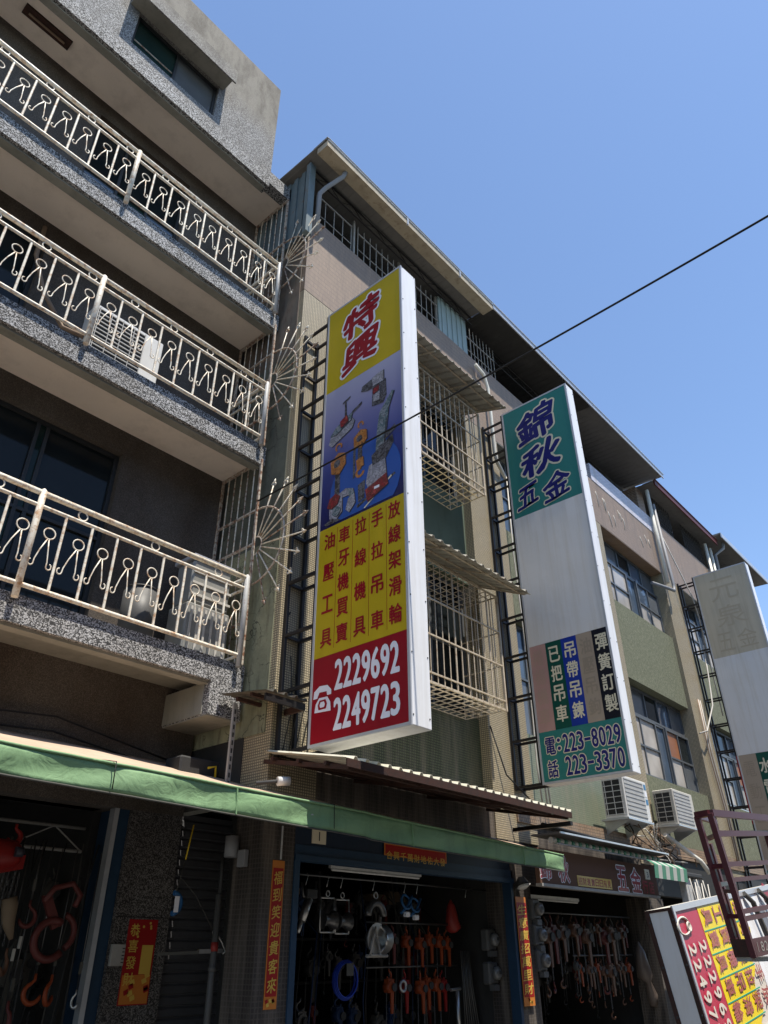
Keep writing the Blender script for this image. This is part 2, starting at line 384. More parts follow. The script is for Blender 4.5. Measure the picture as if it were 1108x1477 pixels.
def arc(c, r, a0, a1, n, U, V):
    c, U, V = Vector(c), Vector(U), Vector(V); return [c+U*math.cos(R(a0+(a1-a0)*k/n))*r+V*math.sin(R(a0+(a1-a0)*k/n))*r for k in range(n+1)]
def corrugated(name, mat, parent, x0, x1, yf, zf, yb, zb, pitch, amp=.035, th=.004):
    """roof sheet between the front edge (yf,zf) and the back edge (yb,zb); ribs run front to back"""
    mb = MB(); prof = []; x = x0
    while x < x1-.01:
        for dx, dz in ((0, 0), (pitch*.62, 0), (pitch*.72, amp), (pitch*.90, amp)): 
            if x+dx <= x1: prof.append((x+dx, dz))
        x += pitch
    prof.append((x1, 0)); n = len(prof)
    for (y, z) in ((yf, zf), (yb, zb)):
        for px, dz in prof: mb.v.append((px, y, z+dz))
        for px, dz in prof: mb.v.append((px, y, z+dz-th))
    for k in range(n-1):
        a = k; mb.f += [(a, a+1, 2*n+a+1, 2*n+a), (n+a, 3*n+a, 3*n+a+1, n+a+1), (a, n+a, n+a+1, a+1), (2*n+a, 2*n+a+1, 3*n+a+1, 3*n+a)]; mb.sm += [False]*4
    return mb.build(name, mat, parent)
def ordinal(k): return ['first', 'second', 'third', 'fourth', 'fifth', 'sixth', 'seventh', 'eighth', 'ninth', 'tenth', 'eleventh', 'twelfth', 'thirteenth', 'fourteenth', 'fifteenth', 'sixteenth'][k]

# ---------------------------------------------------------------- ground
tag(box('road', 'asphalt', None, (-300, -300, -.2), (300, 4.4, 0)), kind='structure')
tag(box('pavement', 'pavement_concrete', None, (-60, 4.4, -.2), (80, 12.5, .12)), kind='structure')
tag(box('ground', 'asphalt', None, (-300, 12.5, -.25), (300, 300, -.05)), kind='structure')

# ================================================================ A: grey granolithic building with balconies
A = thing('apartment_building', (1, 7.7, .12), 'grey washed stone apartment building with three white railed balconies at the left', 'building')
XA = 5.20
AW = 7.67
G, GS, GW = 'granolithic_render', 'granolithic_shaded_wall', 'granolithic_weathered'
# walls behind balconies with window openings
def wall_open(parent, mat, x0, x1, y0, y1, z0, z1, holes, name='wall'):
    """wall box with rectangular holes [(x0,x1,z0,z1)] that do not overlap in x"""
    mb = MB(); x = x0
    for hx0, hx1, hz0, hz1 in sorted(holes):
        if hx0 > x: mb.box((x, y0, z0), (hx0, y1, z1))
        if hz0 > z0: mb.box((hx0, y0, z0), (hx1, y1, hz0))
        if hz1 < z1: mb.box((hx0, y0, hz1), (hx1, y1, z1))
        x = hx1
    if x < x1: mb.box((x, y0, z0), (x1, y1, z1))
    return mb.build(name, mat, parent)
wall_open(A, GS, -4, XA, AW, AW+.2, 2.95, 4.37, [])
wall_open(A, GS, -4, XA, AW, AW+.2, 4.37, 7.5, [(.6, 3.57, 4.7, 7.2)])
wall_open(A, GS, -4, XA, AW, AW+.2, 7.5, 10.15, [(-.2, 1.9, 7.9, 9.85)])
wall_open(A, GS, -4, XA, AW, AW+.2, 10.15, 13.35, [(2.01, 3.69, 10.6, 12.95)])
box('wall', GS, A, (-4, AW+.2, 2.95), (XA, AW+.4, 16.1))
def window(parent, x0, x1, y, z0, z1, cols, rows, fmat='aluminium_window', pmats=('dark_glass',), fw=.05, tops=None, name='window'):
    f = MB(); f.box((x0, y, z0), (x1, y+.06, z0+fw)).box((x0, y, z1-fw), (x1, y+.06, z1)).box((x0, y, z0+fw), (x0+fw, y+.06, z1-fw)).box((x1-fw, y, z0+fw), (x1, y+.06, z1-fw))
    f = f.build(name, fmat, parent)
    xs = [x0+fw+(x1-x0-2*fw)*k/cols for k in range(cols+1)] if not isinstance(cols, list) else cols
    zs = [z0+fw+(z1-z0-2*fw)*k/rows for k in range(rows+1)] if not isinstance(rows, list) else rows
    for k in range(1, len(xs)-1): bar('mullion', fmat, f, (xs[k], y+.028, z0+fw), (xs[k], y+.028, z1-fw), .022, True)
    for k in range(1, len(zs)-1): bar('transom', fmat, f, (x0+fw, y+.024, zs[k]), (x1-fw, y+.024, zs[k]), .02, True)
    i = 0
    for a in range(len(xs)-1):
        for b in range(len(zs)-1):
            box('pane', pmats[i % len(pmats)], f, (xs[a], y+.035+.004*(a % 2), zs[b]), (xs[a+1], y+.05, zs[b+1])); i += 1
    return f
window(A, .6, 3.57, AW+.1, 4.7, 7.2, [.65, 1.6, 2.5, 2.62, 3.52], 2, pmats=('dark_glass', 'dark_glass', 'green_glass'))
window(A, -.2, 1.9, AW+.1, 7.9, 9.85, 2, 1)
window(A, 2.01, 3.69, AW+.1, 10.6, 12.95, 3, 2, pmats=('blue_glass', 'dark_glass', 'green_glass', 'dark_glass'))
# slabs: (top z, edge bottom z, soffit z)
for zt, ze, zs in ((4.54, 4.26, 4.36), (7.77, 7.45, 7.54), (10.38, 10.06, 10.15)):
    s_ = MB().box((-4, 6.8, ze), (XA, 6.98, zt)).box((-4, 6.98, zs+.012), (XA, AW, zt-.02)).build('balcony_slab', G, A)
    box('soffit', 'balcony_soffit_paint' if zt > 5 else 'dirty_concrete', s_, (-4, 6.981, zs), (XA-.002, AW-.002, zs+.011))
    box('drip_edge', 'dirty_concrete', s_, (-4, 6.85, ze-.03), (XA-.05, 6.98, ze-.001))
MB().box((4.74, 6.8, 3.88), (XA, AW, 4.259)).build('beam', G, A)
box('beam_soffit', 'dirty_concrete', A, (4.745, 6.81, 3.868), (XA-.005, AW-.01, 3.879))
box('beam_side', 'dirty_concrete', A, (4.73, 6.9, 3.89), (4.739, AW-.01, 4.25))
# top storey
s_ = MB().box((-4, 6.8, 13.2), (4.70, 7.0, 13.5)).box((4.70, 6.8, 13.3), (XA, 7.0, 13.62)).box((-4, 7.0, 13.3), (XA, AW, 13.5)).build('balcony_slab', G, A)
box('soffit', 'balcony_soffit_paint', s_, (-4, 7.001, 13.285), (XA-.002, AW-.002, 13.299))
box('drip_edge', 'dirty_concrete', s_, (-4, 6.86, 13.17), (4.65, 6.98, 13.199))
wall_open(A, GW, -4, 4.70, 6.8, 7.0, 13.5, 16.25, [(1.84, 3.42, 13.72, 14.62)])
box('wall', GW, A, (4.50, 7.0, 13.5), (4.70, 11, 16.25))
f = window(A, 1.84, 3.42, 6.86, 13.72, 14.62, 2, 1, pmats=('green_glass', 'curtained_glass'), fw=.045)
bar('handrail', 'weathered_rail_paint', f, (1.9, 6.89, 14.0), (2.6, 6.89, 14.0), .012)
MB().box((1.66, 6.50, 14.62), (3.50, 6.799, 14.74)).build('window_hood', 'dirty_concrete', A)
MB().box((1.64, 6.47, 14.741), (3.54, 6.799, 14.85)).box((1.64, 6.47, 14.50), (3.54, 6.497, 14.74)).build('hood_face', GW, A)
# soffit lamp of the top balcony
lamp = thing('ceiling_lamp', (.85, 7.28, 13.2), 'brown fluorescent batten lamp on the underside of the topmost slab', 'lamp')
box('lamp_tray', 'rusty_steel', lamp, (.50, 7.20, 13.235), (1.20, 7.36, 13.284)); bar('lamp_tube', 'cable_brown', lamp, (.58, 7.28, 13.21), (1.12, 7.28, 13.21), .018)
# railings
RM = 'white_rail_paint'
def ornament(x, zb, w_):
    mb = MB(); U, V = Vector((1, 0, 0)), Vector((0, 0, 1)); y = 6.755
    c = Vector((x+.006, y, zb+.69)); mb.tube(arc(c, .060, 0, 360, 16, U, V)[:-1], .0075, 5, True)
    for sx, fx, kx in ((-1, -.098, -.052), (1, .052, .030)):
        ft = Vector((x+fx, y, zb+.335)); pts = [c+Vector((sx*.008, 0, -.062)), Vector((x+kx, y, zb+.50)), Vector((x+fx*.86, y, zb+.385))]
        pts += arc(ft+Vector((sx*.016, 0, 0)), .026, 180 if sx > 0 else 0, 360 if sx > 0 else -180, 6, U, V)
        pts += [ft+Vector((sx*.038, 0, .026)), ft+Vector((sx*.022, 0, .036))]
        mb.tube(pts, .0072, 5)
    return mb
orn_mesh = None
def railing(zs, ring_every, posts):
    global orn_mesh
    x1 = 5.06; y = 6.755; n = 9; pitch = 2.66/n; H = 1.10 if zs < 5 else 1.06
    x0 = 2.40-2.66*2
    rl = MB().tube([(x0, y, zs+H), (x1, y, zs+H)], .031, 10).build('railing', RM, A)
    bar('mid_rail', RM, rl, (x0, y, zs+H-.145), (x1, y, zs+H-.145), .021); bar('bottom_rail', RM, rl, (x0, y, zs+.085), (x1, y, zs+.085), .024)
    for k in range(3*n+1):
        x = x1-k*pitch
        if k % n == 0: 
            p = MB().tube([(x, y-.012, zs-.06), (x, y-.012, zs+H+.02), (x, y-.012, zs+H+.045)], [.034, .034, .012], 10).build('post', RM if k else 'grey_primer', rl)
        else: bar('baluster', RM, rl, (x, y, zs+.10), (x, y, zs+H-.15), .0155)
        if k < 3*n:
            if orn_mesh is None:
                o = ornament(0, 0, pitch).build('scroll_ornament', RM, rl); orn_mesh = o.data; z0 = WM[o.name].translation.z; setp(o, rl, Matrix.Translation((x-pitch/2, y, zs+z0))); railing.z0 = z0
            else:
                o = bpy.data.objects.new('scroll_ornament', orn_mesh); COL.objects.link(o); setp(o, rl, Matrix.Translation((x-pitch/2, y+random.uniform(-.004, .004), zs+railing.z0)) @ Matrix.Rotation(random.uniform(-.04, .04), 4, 'Y'))
        if k % ring_every == 1: MB().tube(arc((x-pitch*.45, y, zs+H-.075), .052, 0, 360, 14, (1, 0, 0), (0, 0, 1))[:-1], .008, 5, True).build('ring', RM, rl)
    # short side return
    bar('mid_rail', RM, rl, (x1, y, zs+H-.145), (x1, AW, zs+H-.145), .02); bar('top_rail', RM, rl, (x1, y, zs+H), (x1, AW, zs+H), .028); bar('bottom_rail', RM, rl, (x1, y, zs+.085), (x1, AW, zs+.085), .02)
railing(4.54, 3, 0); railing(7.77, 2, 0); railing(10.38, 2, 0)
# end grilles and spiked fans
def end_grille(z0, z1, fan_z):
    x = 5.14; ya, yb = 6.79, AW-.02
    g = MB().box((x-.015, ya-.012, z0), (x+.015, ya+.02, z1)).build('end_grille', 'weathered_rail_paint', A)
    bar('frame_bar', 'weathered_rail_paint', g, (x, yb, z0), (x, yb, z1), .016, True); bar('frame_bar', 'weathered_rail_paint', g, (x, ya, z1-.02), (x, yb, z1-.02), .016, True)
    n = 6
    for k in range(1, n): bar('baluster', RM if k % 2 else 'weathered_rail_paint', g, (x, ya+(yb-ya)*k/n, z0), (x, ya+(yb-ya)*k/n, z1-.03), .009)
    for z in (fan_z+.55, fan_z+.03, z0+.55): bar('cross_bar', 'weathered_rail_paint', g, (x, ya, z), (x, yb, z), .014, True)
    c = Vector((x+.02, ya-.01, fan_z)); U, V = Vector((0, -1, 0)), Vector((0, 0, 1))
    fan = MB().tube(arc(c, .56, -90, 90, 20, U, V), .015, 6).tube(arc(c, .13, -90, 90, 10, U, V), .012, 6).build('spiked_fan', 'weathered_rail_paint', A)
    for k in range(10):
        a = -72+144*k/9; d = U*math.cos(R(a))+V*math.sin(R(a)); L = .90+.02*(k % 3)
        mb = MB().tube([c+d*.13, c+d*L], .010, 5).tube([c+d*L, c+d*(L+.02), c+d*(L+.075)], [.010, .024, .002], 5)
        sd = d.cross(Vector((1, 0, 0)))
        for sg in (-1, 1): mb.tube([c+d*(L-.01), c+d*(L+.012)+sd*sg*.03, c+d*(L-.012)+sd*sg*.045, c+d*(L-.028)+sd*sg*.028], .007, 4)
        mb.build('spike', RM if k % 5 else 'weathered_rail_paint', fan)
end_grille(4.54, 7.53, 6.15); end_grille(7.77, 10.14, 8.98); end_grille(10.38, 13.28, 11.55)
# pillar and shop front below
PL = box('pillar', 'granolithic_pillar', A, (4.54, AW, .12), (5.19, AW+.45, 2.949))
bar('panel_joint', 'black_steel', PL, (4.54, AW-.001, 1.93), (5.19, AW-.001, 1.93), .004, True)
box('shutter_guide', 'blue_frame', A, (4.40, AW+.05, .12), (4.539, AW+.4, 2.949)); box('guide_edge', 'galvanised', A, (4.345, AW+.02, .12), (4.399, AW+.12, 2.949))
box('sun_gap_cap', 'dirty_concrete', A, (5.191, 6.42, 2.96), (5.244, 7.66, 2.99))  # added cap, stops sun leaking down the gap between the buildings
# room behind
def room(name, parent, x0, x1, y0, y1, z0, z1, mat='interior_dark_wall'):
    mb = MB().box((x0-.1, y0, z0), (x0, y1, z1)).box((x1, y0, z0), (x1+.1, y1, z1)).box((x0-.1, y1, z0), (x1+.1, y1+.1, z1)).box((x0-.1, y0, z1), (x1+.1, y1+.1, z1+.1))
    return mb.build(name, mat, parent)
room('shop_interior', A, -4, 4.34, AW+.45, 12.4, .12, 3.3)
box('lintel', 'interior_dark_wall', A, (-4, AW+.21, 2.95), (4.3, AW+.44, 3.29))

# poster, junction box on the pillar
ps = thing('poster', (4.88, AW-.01, 1.17), 'red and gold new year poster with four golden characters on the speckled pillar', 'poster')
box('paper', 'couplet_red', ps, (4.71, AW-.008, 1.165), (5.05, AW-.002, 1.91)); box('gold_print', 'print_orange', ps, (4.72, AW-.0105, 1.175), (5.04, AW-.0085, 1.42))
box('gold_print', 'print_gold', ps, (4.90, AW-.0105, 1.425), (5.03, AW-.0085, 1.68))
text(column('恭喜發財', 4.735, 1.87, 1.33, .11, .11), (0, AW-.008, 0), (1, 0, 0), (0, 0, 1), 'print_gold', ps, .012, .004)
for k in range(7): 
    c = (4.74+random.random()*.27, AW-.012, 1.72+random.random()*.16); MB().tube([c, (c[0], c[1]-.002, c[2])], .013, 7).build('coin_print', 'print_gold', ps)
for k in range(9):
    c = (4.76+random.random()*.24, AW-.012, 1.19+random.random()*.2); MB().obox(c, (.05, 0, .02), (-.015, 0, .04), (0, -.001, 0)).build('ingot_print', ('print_gold', 'couplet_red')[k % 2], ps)
jb = thing('junction_box', (4.62, AW-.03, 1.55), 'small grey metal junction box left of the new year poster on the pillar', 'box')
box('cover', 'bar_paint_grey', jb, (4.54, AW-.045, 1.50), (4.69, AW-.002, 1.69), .006)
for k in range(5): bar('louver', 'black_steel', jb, (4.655, AW-.047, 1.53+.03*k), (4.68, AW-.047, 1.53+.03*k), .004, True)

# things on the balconies
def condenser(name, x0, x1, y0, y1, z0, z1, label, group=None, body='ac_white', side_grid=False):
    a = thing(name, ((x0+x1)/2, (y0+y1)/2, z0), label, 'air conditioner', group)
    box('casing', body, a, (x0, y0, z0), (x1, y1, z1), .012)
    fx1 = x0+(x1-x0)*.72
    box('fan_opening', 'ac_dark', a, (x0+.04, y0-.006, z0+.05), (fx1, y0-.001, z1-.05))
    n = 11
    for k in range(n): bar('fin', 'ac_grille', a, (x0+.04, y0-.012, z0+.07+(z1-z0-.14)*k/(n-1)), (fx1, y0-.012, z0+.07+(z1-z0-.14)*k/(n-1)), .008, True)
    for k in range(5): bar('guard_bar', 'ac_grille', a, (x0+.05+(fx1-x0-.06)*k/4, y0-.022, z0+.05), (x0+.05+(fx1-x0-.06)*k/4, y0-.022, z1-.05), .005, True)
    return a
ac = condenser('air_conditioner', 2.55, 3.55, 7.15, 7.45, 8.0, 8.80, 'white outdoor condenser with ribbed fan grille behind the middle balcony railing')
tube('pipe', 'cable_brown', ac, [(2.55, 7.3, 8.3), (2.3, 7.4, 8.35), (2.0, 7.5, 8.8), (1.8, 7.6, 9.4), (1.8, 7.65, 10.0)], .03)
box('stand', 'grey_primer', ac, (2.6, 7.2, 7.77), (3.5, 7.4, 7.999))
dr = thing('steel_drum', (3.95, 7.25, 4.54), 'shiny stainless steel drum standing behind the lowest balcony railing', 'drum')
tube('drum_body', 'meter_grey', dr, [(3.95, 7.25, 4.54), (3.95, 7.25, 5.22)], .2, 20); MB().tube([(3.95, 7.25, 5.22), (3.95, 7.25, 5.25)], [.21, .17], 20).build('lid', 'meter_grey', dr)
bn = thing('storage_crate', (4.75, 7.2, 4.54), 'translucent plastic storage crate stack at the right end of the lowest balcony', 'crate')
box('lower_crate', 'plastic_clear', bn, (4.42, 7.0, 4.56), (5.05, 7.4, 5.2), .02); box('upper_crate', 'plastic_clear', bn, (4.45, 7.02, 5.205), (5.03, 7.38, 5.78), .03); box('lid', 'print_grey', bn, (4.42, 6.99, 5.785), (5.06, 7.42, 5.84), .01)
for k in range(6): box('rib', 'cable_white', bn, (4.47+.1*k, 6.985, 4.6), (4.50+.1*k, 6.999, 5.15))
for k in range(3): box('rib', 'cable_white', bn, (4.45, 7.0, 5.3+.15*k), (5.03, 7.018, 5.33+.15*k))

# ================================================================ B..E: tiled row of shophouses
T = 'cream_mosaic_tile'
YF = 6.30
def unit(name, x0, x1, label, pil, win, top='pink', recess_mat='green_stucco', low_mat='green_mosaic_tile'):
    u = thing(name, ((x0+x1)/2, 8, .12), label, 'building')
    for a, b in pil: box('pillar', T, u, (a, YF, 3.0), (b, 7.0, 10.69))
    a0 = pil[0][1]; b0 = pil[-1][0] if len(pil) > 1 else x1
    pr = 'pink_mosaic_tile' if top == 'pink' else 'pink_mosaic_tile'
    box('parapet', pr, u, (x0, YF, 10.70), (x1, 6.48, 12.0 if top == 'lilac' else 12.56))
    if top == 'lilac': box('parapet_cap', 'lilac_wall_tile', u, (x0+.5, YF-.012, 12.0), (x1, 6.5, 12.52))
    box('lintel', 'brown_wall_tile' if top == 'lilac' else 'dirty_concrete', u, (a0, YF+.004, 10.68), (b0, 7.0, 10.699))
    # recess infill: green bands + windows
    yr = 6.40 if top == 'lilac' else 6.47
    for z0, z1, m in ((3.46, win[0][0], low_mat), (win[0][1], win[1][0], recess_mat), (win[1][1], 10.679, recess_mat)):
        if z1-z0 > .02: box('spandrel', m, u, (a0, yr, z0), (b0, 7.0, z1))
    box('floor_slab', 'dirty_concrete', u, (x0, 6.5, 11.6), (x1, 12.0, 11.8)); box('back_wall', 'interior_dark_wall', u, (x0, 12.0, .12), (x1, 12.2, 14.0))
    box('inner_wall', 'interior_dark_wall', u, (a0, 7.05, 3.4), (b0, 7.15, 11.59))
    return u
B = unit('shophouse', 5.26, 10.15, 'cream and green tiled shophouse with caged windows behind the yellow and red sign', [(5.26, 5.98), (9.58, 10.15)], [(4.72, 7.05), (8.72, 10.679)], recess_mat='dark_green_paint')
C = unit('shophouse', 10.15, 14.75, 'tiled shophouse behind the teal and white sign with open roof terrace', [(10.15, 10.72), (14.35, 14.75)], [(4.78, 6.88), (8.78, 10.679)], low_mat='pale_green_mosaic_tile')
D = unit('shophouse', 14.75, 19.45, 'tiled shophouse with lilac terrace parapet and grey many paned windows', [(14.75, 15.30), (18.95, 19.45)], [(4.78, 6.88), (8.78, 10.679)], 'lilac', low_mat='green_stucco')
E_ = unit('shophouse', 19.45, 24.1, 'tiled shophouse with dark red roof edge and meshed terrace behind the faded sign', [(19.45, 19.98), (23.6, 24.1)], [(4.78, 6.88), (8.78, 10.679)], low_mat='green_stucco')
F_ = unit('shophouse', 24.1, 29.0, 'last shophouse of the row with white gutter at the right edge', [(24.1, 24.6), (28.5, 29.0)], [(4.78, 6.88), (8.78, 10.679)], low_mat='green_stucco')
# B side wall towards the grey building; low part dark, alley shade painted in
for (z0, z1, m) in ((3.7, 6.2, 'pale_mossy_render'), (6.2, 9.4, 'mossy_render'), (9.4, 12.0, 'rusty_render')): box('side_wall', m, B, (5.246, 6.40, z0+.001), (5.40, 12, z1))
box('side_wall', 'interior_dark_wall', B, (5.250, 6.76, 3.0), (5.40, 12, 3.70)); box('side_wall', 'interior_dark_wall', B, (5.250, 7.8, .12), (5.40, 12, 2.999))
box('alley_back', 'interior_dark_wall', B, (4.3, 7.9, 2.96), (5.249, 8.0, 4.2))
# blue sheet infill on the roof storey of B, corrugated, facing left
mb = MB(); y = 6.30; k = 0
while y < 8.4:
    mb.box((5.20-(.03 if k % 2 else 0), y, 12.0), (5.235, y+.10, 13.78)); y += .10; k += 1
mb.build('side_cladding', 'blue_sheet', B)
box('corner_post', 'blue_sheet', B, (5.10, 6.19, 11.9), (5.24, 6.295, 13.76), .01)
# roofs
def roof(parent, x0, x1, yf, zf, gutter=True, mat='galvanised', name='roof'):
    mb = MB().box((x0, yf+.02, zf-.02), (x1, yf+.06, zf+.02)); 
    mb.prism([(x0, yf+.05, zf), (x0, yf+.05, zf-.03), (x0, 12.3, zf+.22), (x0, 12.3, zf+.26)], (x1-x0, 0, 0)); o = mb.build(name, 'dark_soffit_board' if mat == 'galvanised' else mat, parent)
    box('roof_sheet', 'galvanised', o, (x0, yf-.01, zf+.021), (x1, yf+.35, zf+.032))
    n = int((x1-x0)/.2)
    for k in range(n): bar('soffit_rib', 'dark_soffit_board' if mat == 'galvanised' else mat, o, (x0+.1+k*.2, yf+.3, zf-.012), (x0+.1+k*.2, 6.9, zf+.012), .012, True)
    return o
rB = roof(B, 5.02, 10.15, 5.70, 13.86)
gb = MB().box((5.04, 5.70, 13.66), (10.12, 5.95, 13.672)).box((5.04, 5.695, 13.66), (10.12, 5.702, 13.80)).box((5.04, 5.945, 13.672), (10.12, 5.952, 13.84)).box((5.035, 5.70, 13.66), (5.04, 5.95, 13.80)).build('gutter', 'gutter_metal', rB)
bar('gutter_lip', 'galvanised', rB, (5.04, 5.69, 13.81), (10.12, 5.69, 13.81), .016); bar('gutter_lip', 'galvanised', rB, (5.04, 5.675, 13.85), (10.12, 5.675, 13.85), .010)
for rx in (7.2, 8.9): bar('gutter_joint', 'galvanised', rB, (rx, 5.69, 13.64), (rx, 5.69, 13.84), .018, True)
rC = roof(C, 10.16, 14.75, 5.72, 13.84, mat='blackish_soffit'); rD = roof(D, 14.76, 19.2, 5.72, 13.84)
for p, x0, x1 in ((rC, 10.16, 14.75), (rD, 14.76, 19.2)): 
    box('fascia', 'galvanised', p, (x0, 5.70, 13.74), (x1, 5.725, 13.85)); bar('roof_lip', 'grey_primer', p, (x0, 5.69, 13.87), (x1, 5.69, 13.87), .014)
rE = roof(E_, 19.0, 24.1, 5.95, 13.66, mat='dark_soffit_board'); box('fascia', 'red_roof_metal', rE, (19.0, 5.92, 13.52), (24.1, 5.965, 13.70)); bar('roof_lip', 'red_roof_metal', rE, (19.0, 5.91, 13.71), (24.1, 5.91, 13.71), .02)
rF = roof(F_, 23.95, 29.2, 5.72, 13.86); box('fascia', 'galvanised', rF, (23.95, 5.695, 13.70), (29.2, 5.725, 13.87))
# lattice beams under the roof edge
def lattice(parent, x0, x1, y, z0, z1, m='black_steel', st=.32):
    g = MB().tube([(x0, y, z1), (x1, y, z1)], .018, 5).build('lattice_beam', m, parent); bar('chord', m, g, (x0, y, z0), (x1, y, z0), .018)
    x = x0; up = False
    while x < x1-.01: 
        x2 = min(x1, x+st); bar('web_bar', m, g, (x, y, z1 if up else z0), (x2, y, z0 if up else z1), .008); x = x2; up = not up
lattice(B, 5.3, 10.1, 6.26, 13.55, 13.76); lattice(C, 10.2, 14.7, 6.5, 13.45, 13.7); lattice(D, 14.8, 19.0, 6.9, 13.4, 13.68)
# terrace bars of B
def bars(parent, x0, x1, y, z0, z1, pitch, levels, mat='bar_paint_grey', r=.009):
    g = MB().tube([(x0, y, levels[0]), (x1, y, levels[0])], r*1.2, 5).build('window_bars', mat, parent)
    for z in levels[1:]: bar('cross_bar', mat, g, (x0, y, z), (x1, y, z), r*1.2, True)
    n = int((x1-x0)/pitch)
    for k in range(n+1): bar('bar', mat, g, (x0+k*(x1-x0)/n, y+.01, z0), (x0+k*(x1-x0)/n, y+.01, z1), r)
    return g
bars(B, 5.45, 6.35, 6.36, 12.57, 13.34, .18, (12.84, 13.33)); bars(B, 6.53, 8.95, 6.36, 12.57, 13.5, .17, (12.86, 13.3)); bars(B, 9.95, 10.15, 6.36, 12.57, 13.55, .13, (12.82, 13.2))
bars(C, 10.16, 11.08, 6.36, 12.57, 13.55, .13, (12.82, 13.2))
mb = MB(); x = 8.97; k = 0
while x < 9.93: mb.box((x, 6.33-(.02 if k % 2 else 0), 12.55), (x+.09, 6.36, 13.6)); x += .09; k += 1
mb.build('sheet_infill', 'pale_blue_sheet', B)
for i, x in enumerate((6.44, 7.75, 8.96, 9.94)): box('window_post', 'bar_paint_grey', B, (x-.02, 6.37, 12.57), (x+.02, 6.41, 13.6))
box('inner_panel', 'interior_dark_wall', B, (5.4, 8.2, 11.8), (10.15, 8.3, 13.8)); box('inner_panel', 'interior_dark_wall', C, (10.15, 8.0, 11.8), (14.75, 8.1, 13.8)); box('inner_panel', 'interior_dark_wall', D, (14.75, 8.6, 11.8), (19.45, 8.7, 13.8))
box('end_wall', 'brown_thin_brick', D, (18.9, 6.5, 11.8), (19.4, 8.6, 13.66)); box('ledge', 'dirty_concrete', D, (18.1, 6.52, 12.1), (18.89, 7.2, 12.75))
# mesh infill on E
g = MB().box((19.55, 6.36, 12.45), (23.7, 6.38, 12.5)).build('mesh_infill', 'black_steel', E_)
for k in range(24): 
    x = 19.6+k*.17
    if not 21.0 < x < 21.9: bar('mesh_bar', 'aluminium_window', g, (x, 6.37, 12.5), (x+.02, 6.37, 13.6), .010)
for k in range(8):
    z = 12.6+.13*k; bar('mesh_bar', 'aluminium_window', g, (19.6, 6.37, z), (21.0, 6.37, z), .008); bar('mesh_bar', 'aluminium_window', g, (21.9, 6.37, z), (23.7, 6.37, z), .008)
box('inner_panel', 'ac_dark', E_, (19.46, 6.9, 11.8), (24.1, 7.0, 13.5)); box('inner_panel', 'ac_dark', F_, (24.1, 6.9, 11.8), (29.0, 7.0, 13.5))
for x in (23.55, 24.0): tube('downpipe', 'cream_pvc', E_, [(x, 6.2, 13.45), (x, 6.2, 3.6)], .06)
tube('downpipe', 'grey_pvc', F_, [(24.5, 5.85, 13.75), (24.5, 5.88, 13.55), (24.3, 6.15, 13.3), (24.3, 6.2, 10.7)], .055)
# windows in D, E, F, C, B
gp = ('papered_pane', 'papered_pane', 'curtained_glass', 'blue_glass')
def bigwin(u, x0, x1, z0, z1, pattern):
    zt = z0+(z1-z0)*.66
    window(u, x0, x1, 6.62, zt+.03, z1, 5, 1, 'grey_window_frame', ('blue_glass', 'curtained_glass', 'dark_glass'), .05)
    xs = [x0, x0+(x1-x0)*.40, x0+(x1-x0)*.42, x0+(x1-x0)*.66, x1]
    window(u, x0, x0+(x1-x0)*.46, 6.55, z0+.02, zt, 2, 2, 'grey_window_frame', ('papered_pane',), .055)
    window(u, x0+(x1-x0)*.46, x0+(x1-x0)*.62, 6.60, z0+.02, zt, 1, 1, 'grey_window_frame', ('blue_glass',), .035)
    window(u, x0+(x1-x0)*.62, x1, 6.56, z0+.02, zt, 2, 2, 'grey_window_frame', pattern, .05)
    w_ = MB().box((x0-.02, 6.50, z0-.035), (x1+.02, 6.62, z0+.018)).build('window_sill', 'galvanised', u)
for u, x0, x1 in ((C, 11.9, 14.34), (D, 15.75, 18.94), (E_, 20.0, 23.58), (F_, 24.62, 28.45)):
    if u is C:
        window(u, 10.74, 14.33, 6.6, 8.8, 10.66, 5, 2, 'grey_window_frame', ('blue_glass', 'curtained_glass', 'dark_glass')); window(u, 10.74, 14.33, 6.6, 4.8, 6.86, 5, 2, 'grey_window_frame', ('curtained_glass', 'blue_glass', 'dark_glass'))
        continue
    x0 = {D: 15.31, E_: 19.99, F_: 24.61}[u]
    bigwin(u, x0, x1, 8.80, 10.67, ('papered_pane', 'blue_glass', 'papered_pane', 'curtained_glass'))
    bigwin(u, x0, x1, 4.80, 6.86, ('papered_pane', 'orange_pane', 'curtained_glass', 'dark_glass'))
window(B, 6.0, 9.57, 6.62, 8.74, 10.66, 4, 2, 'grey_window_frame', ('dark_glass',)); window(B, 6.0, 9.57, 6.62, 4.74, 7.03, 4, 2, 'grey_window_frame', ('dark_glass',))
for k in range(11):
    x, z = 15.3+random.random()*3.2, 11.25+random.random()*.45; tube('putty_streak', 'cable_white', D, [(x, 6.297, z), (x+random.uniform(0, .08), 6.295, z-.12), (x+random.uniform(0, .12), 6.297, z-random.uniform(.2, .45))], .012, 4)

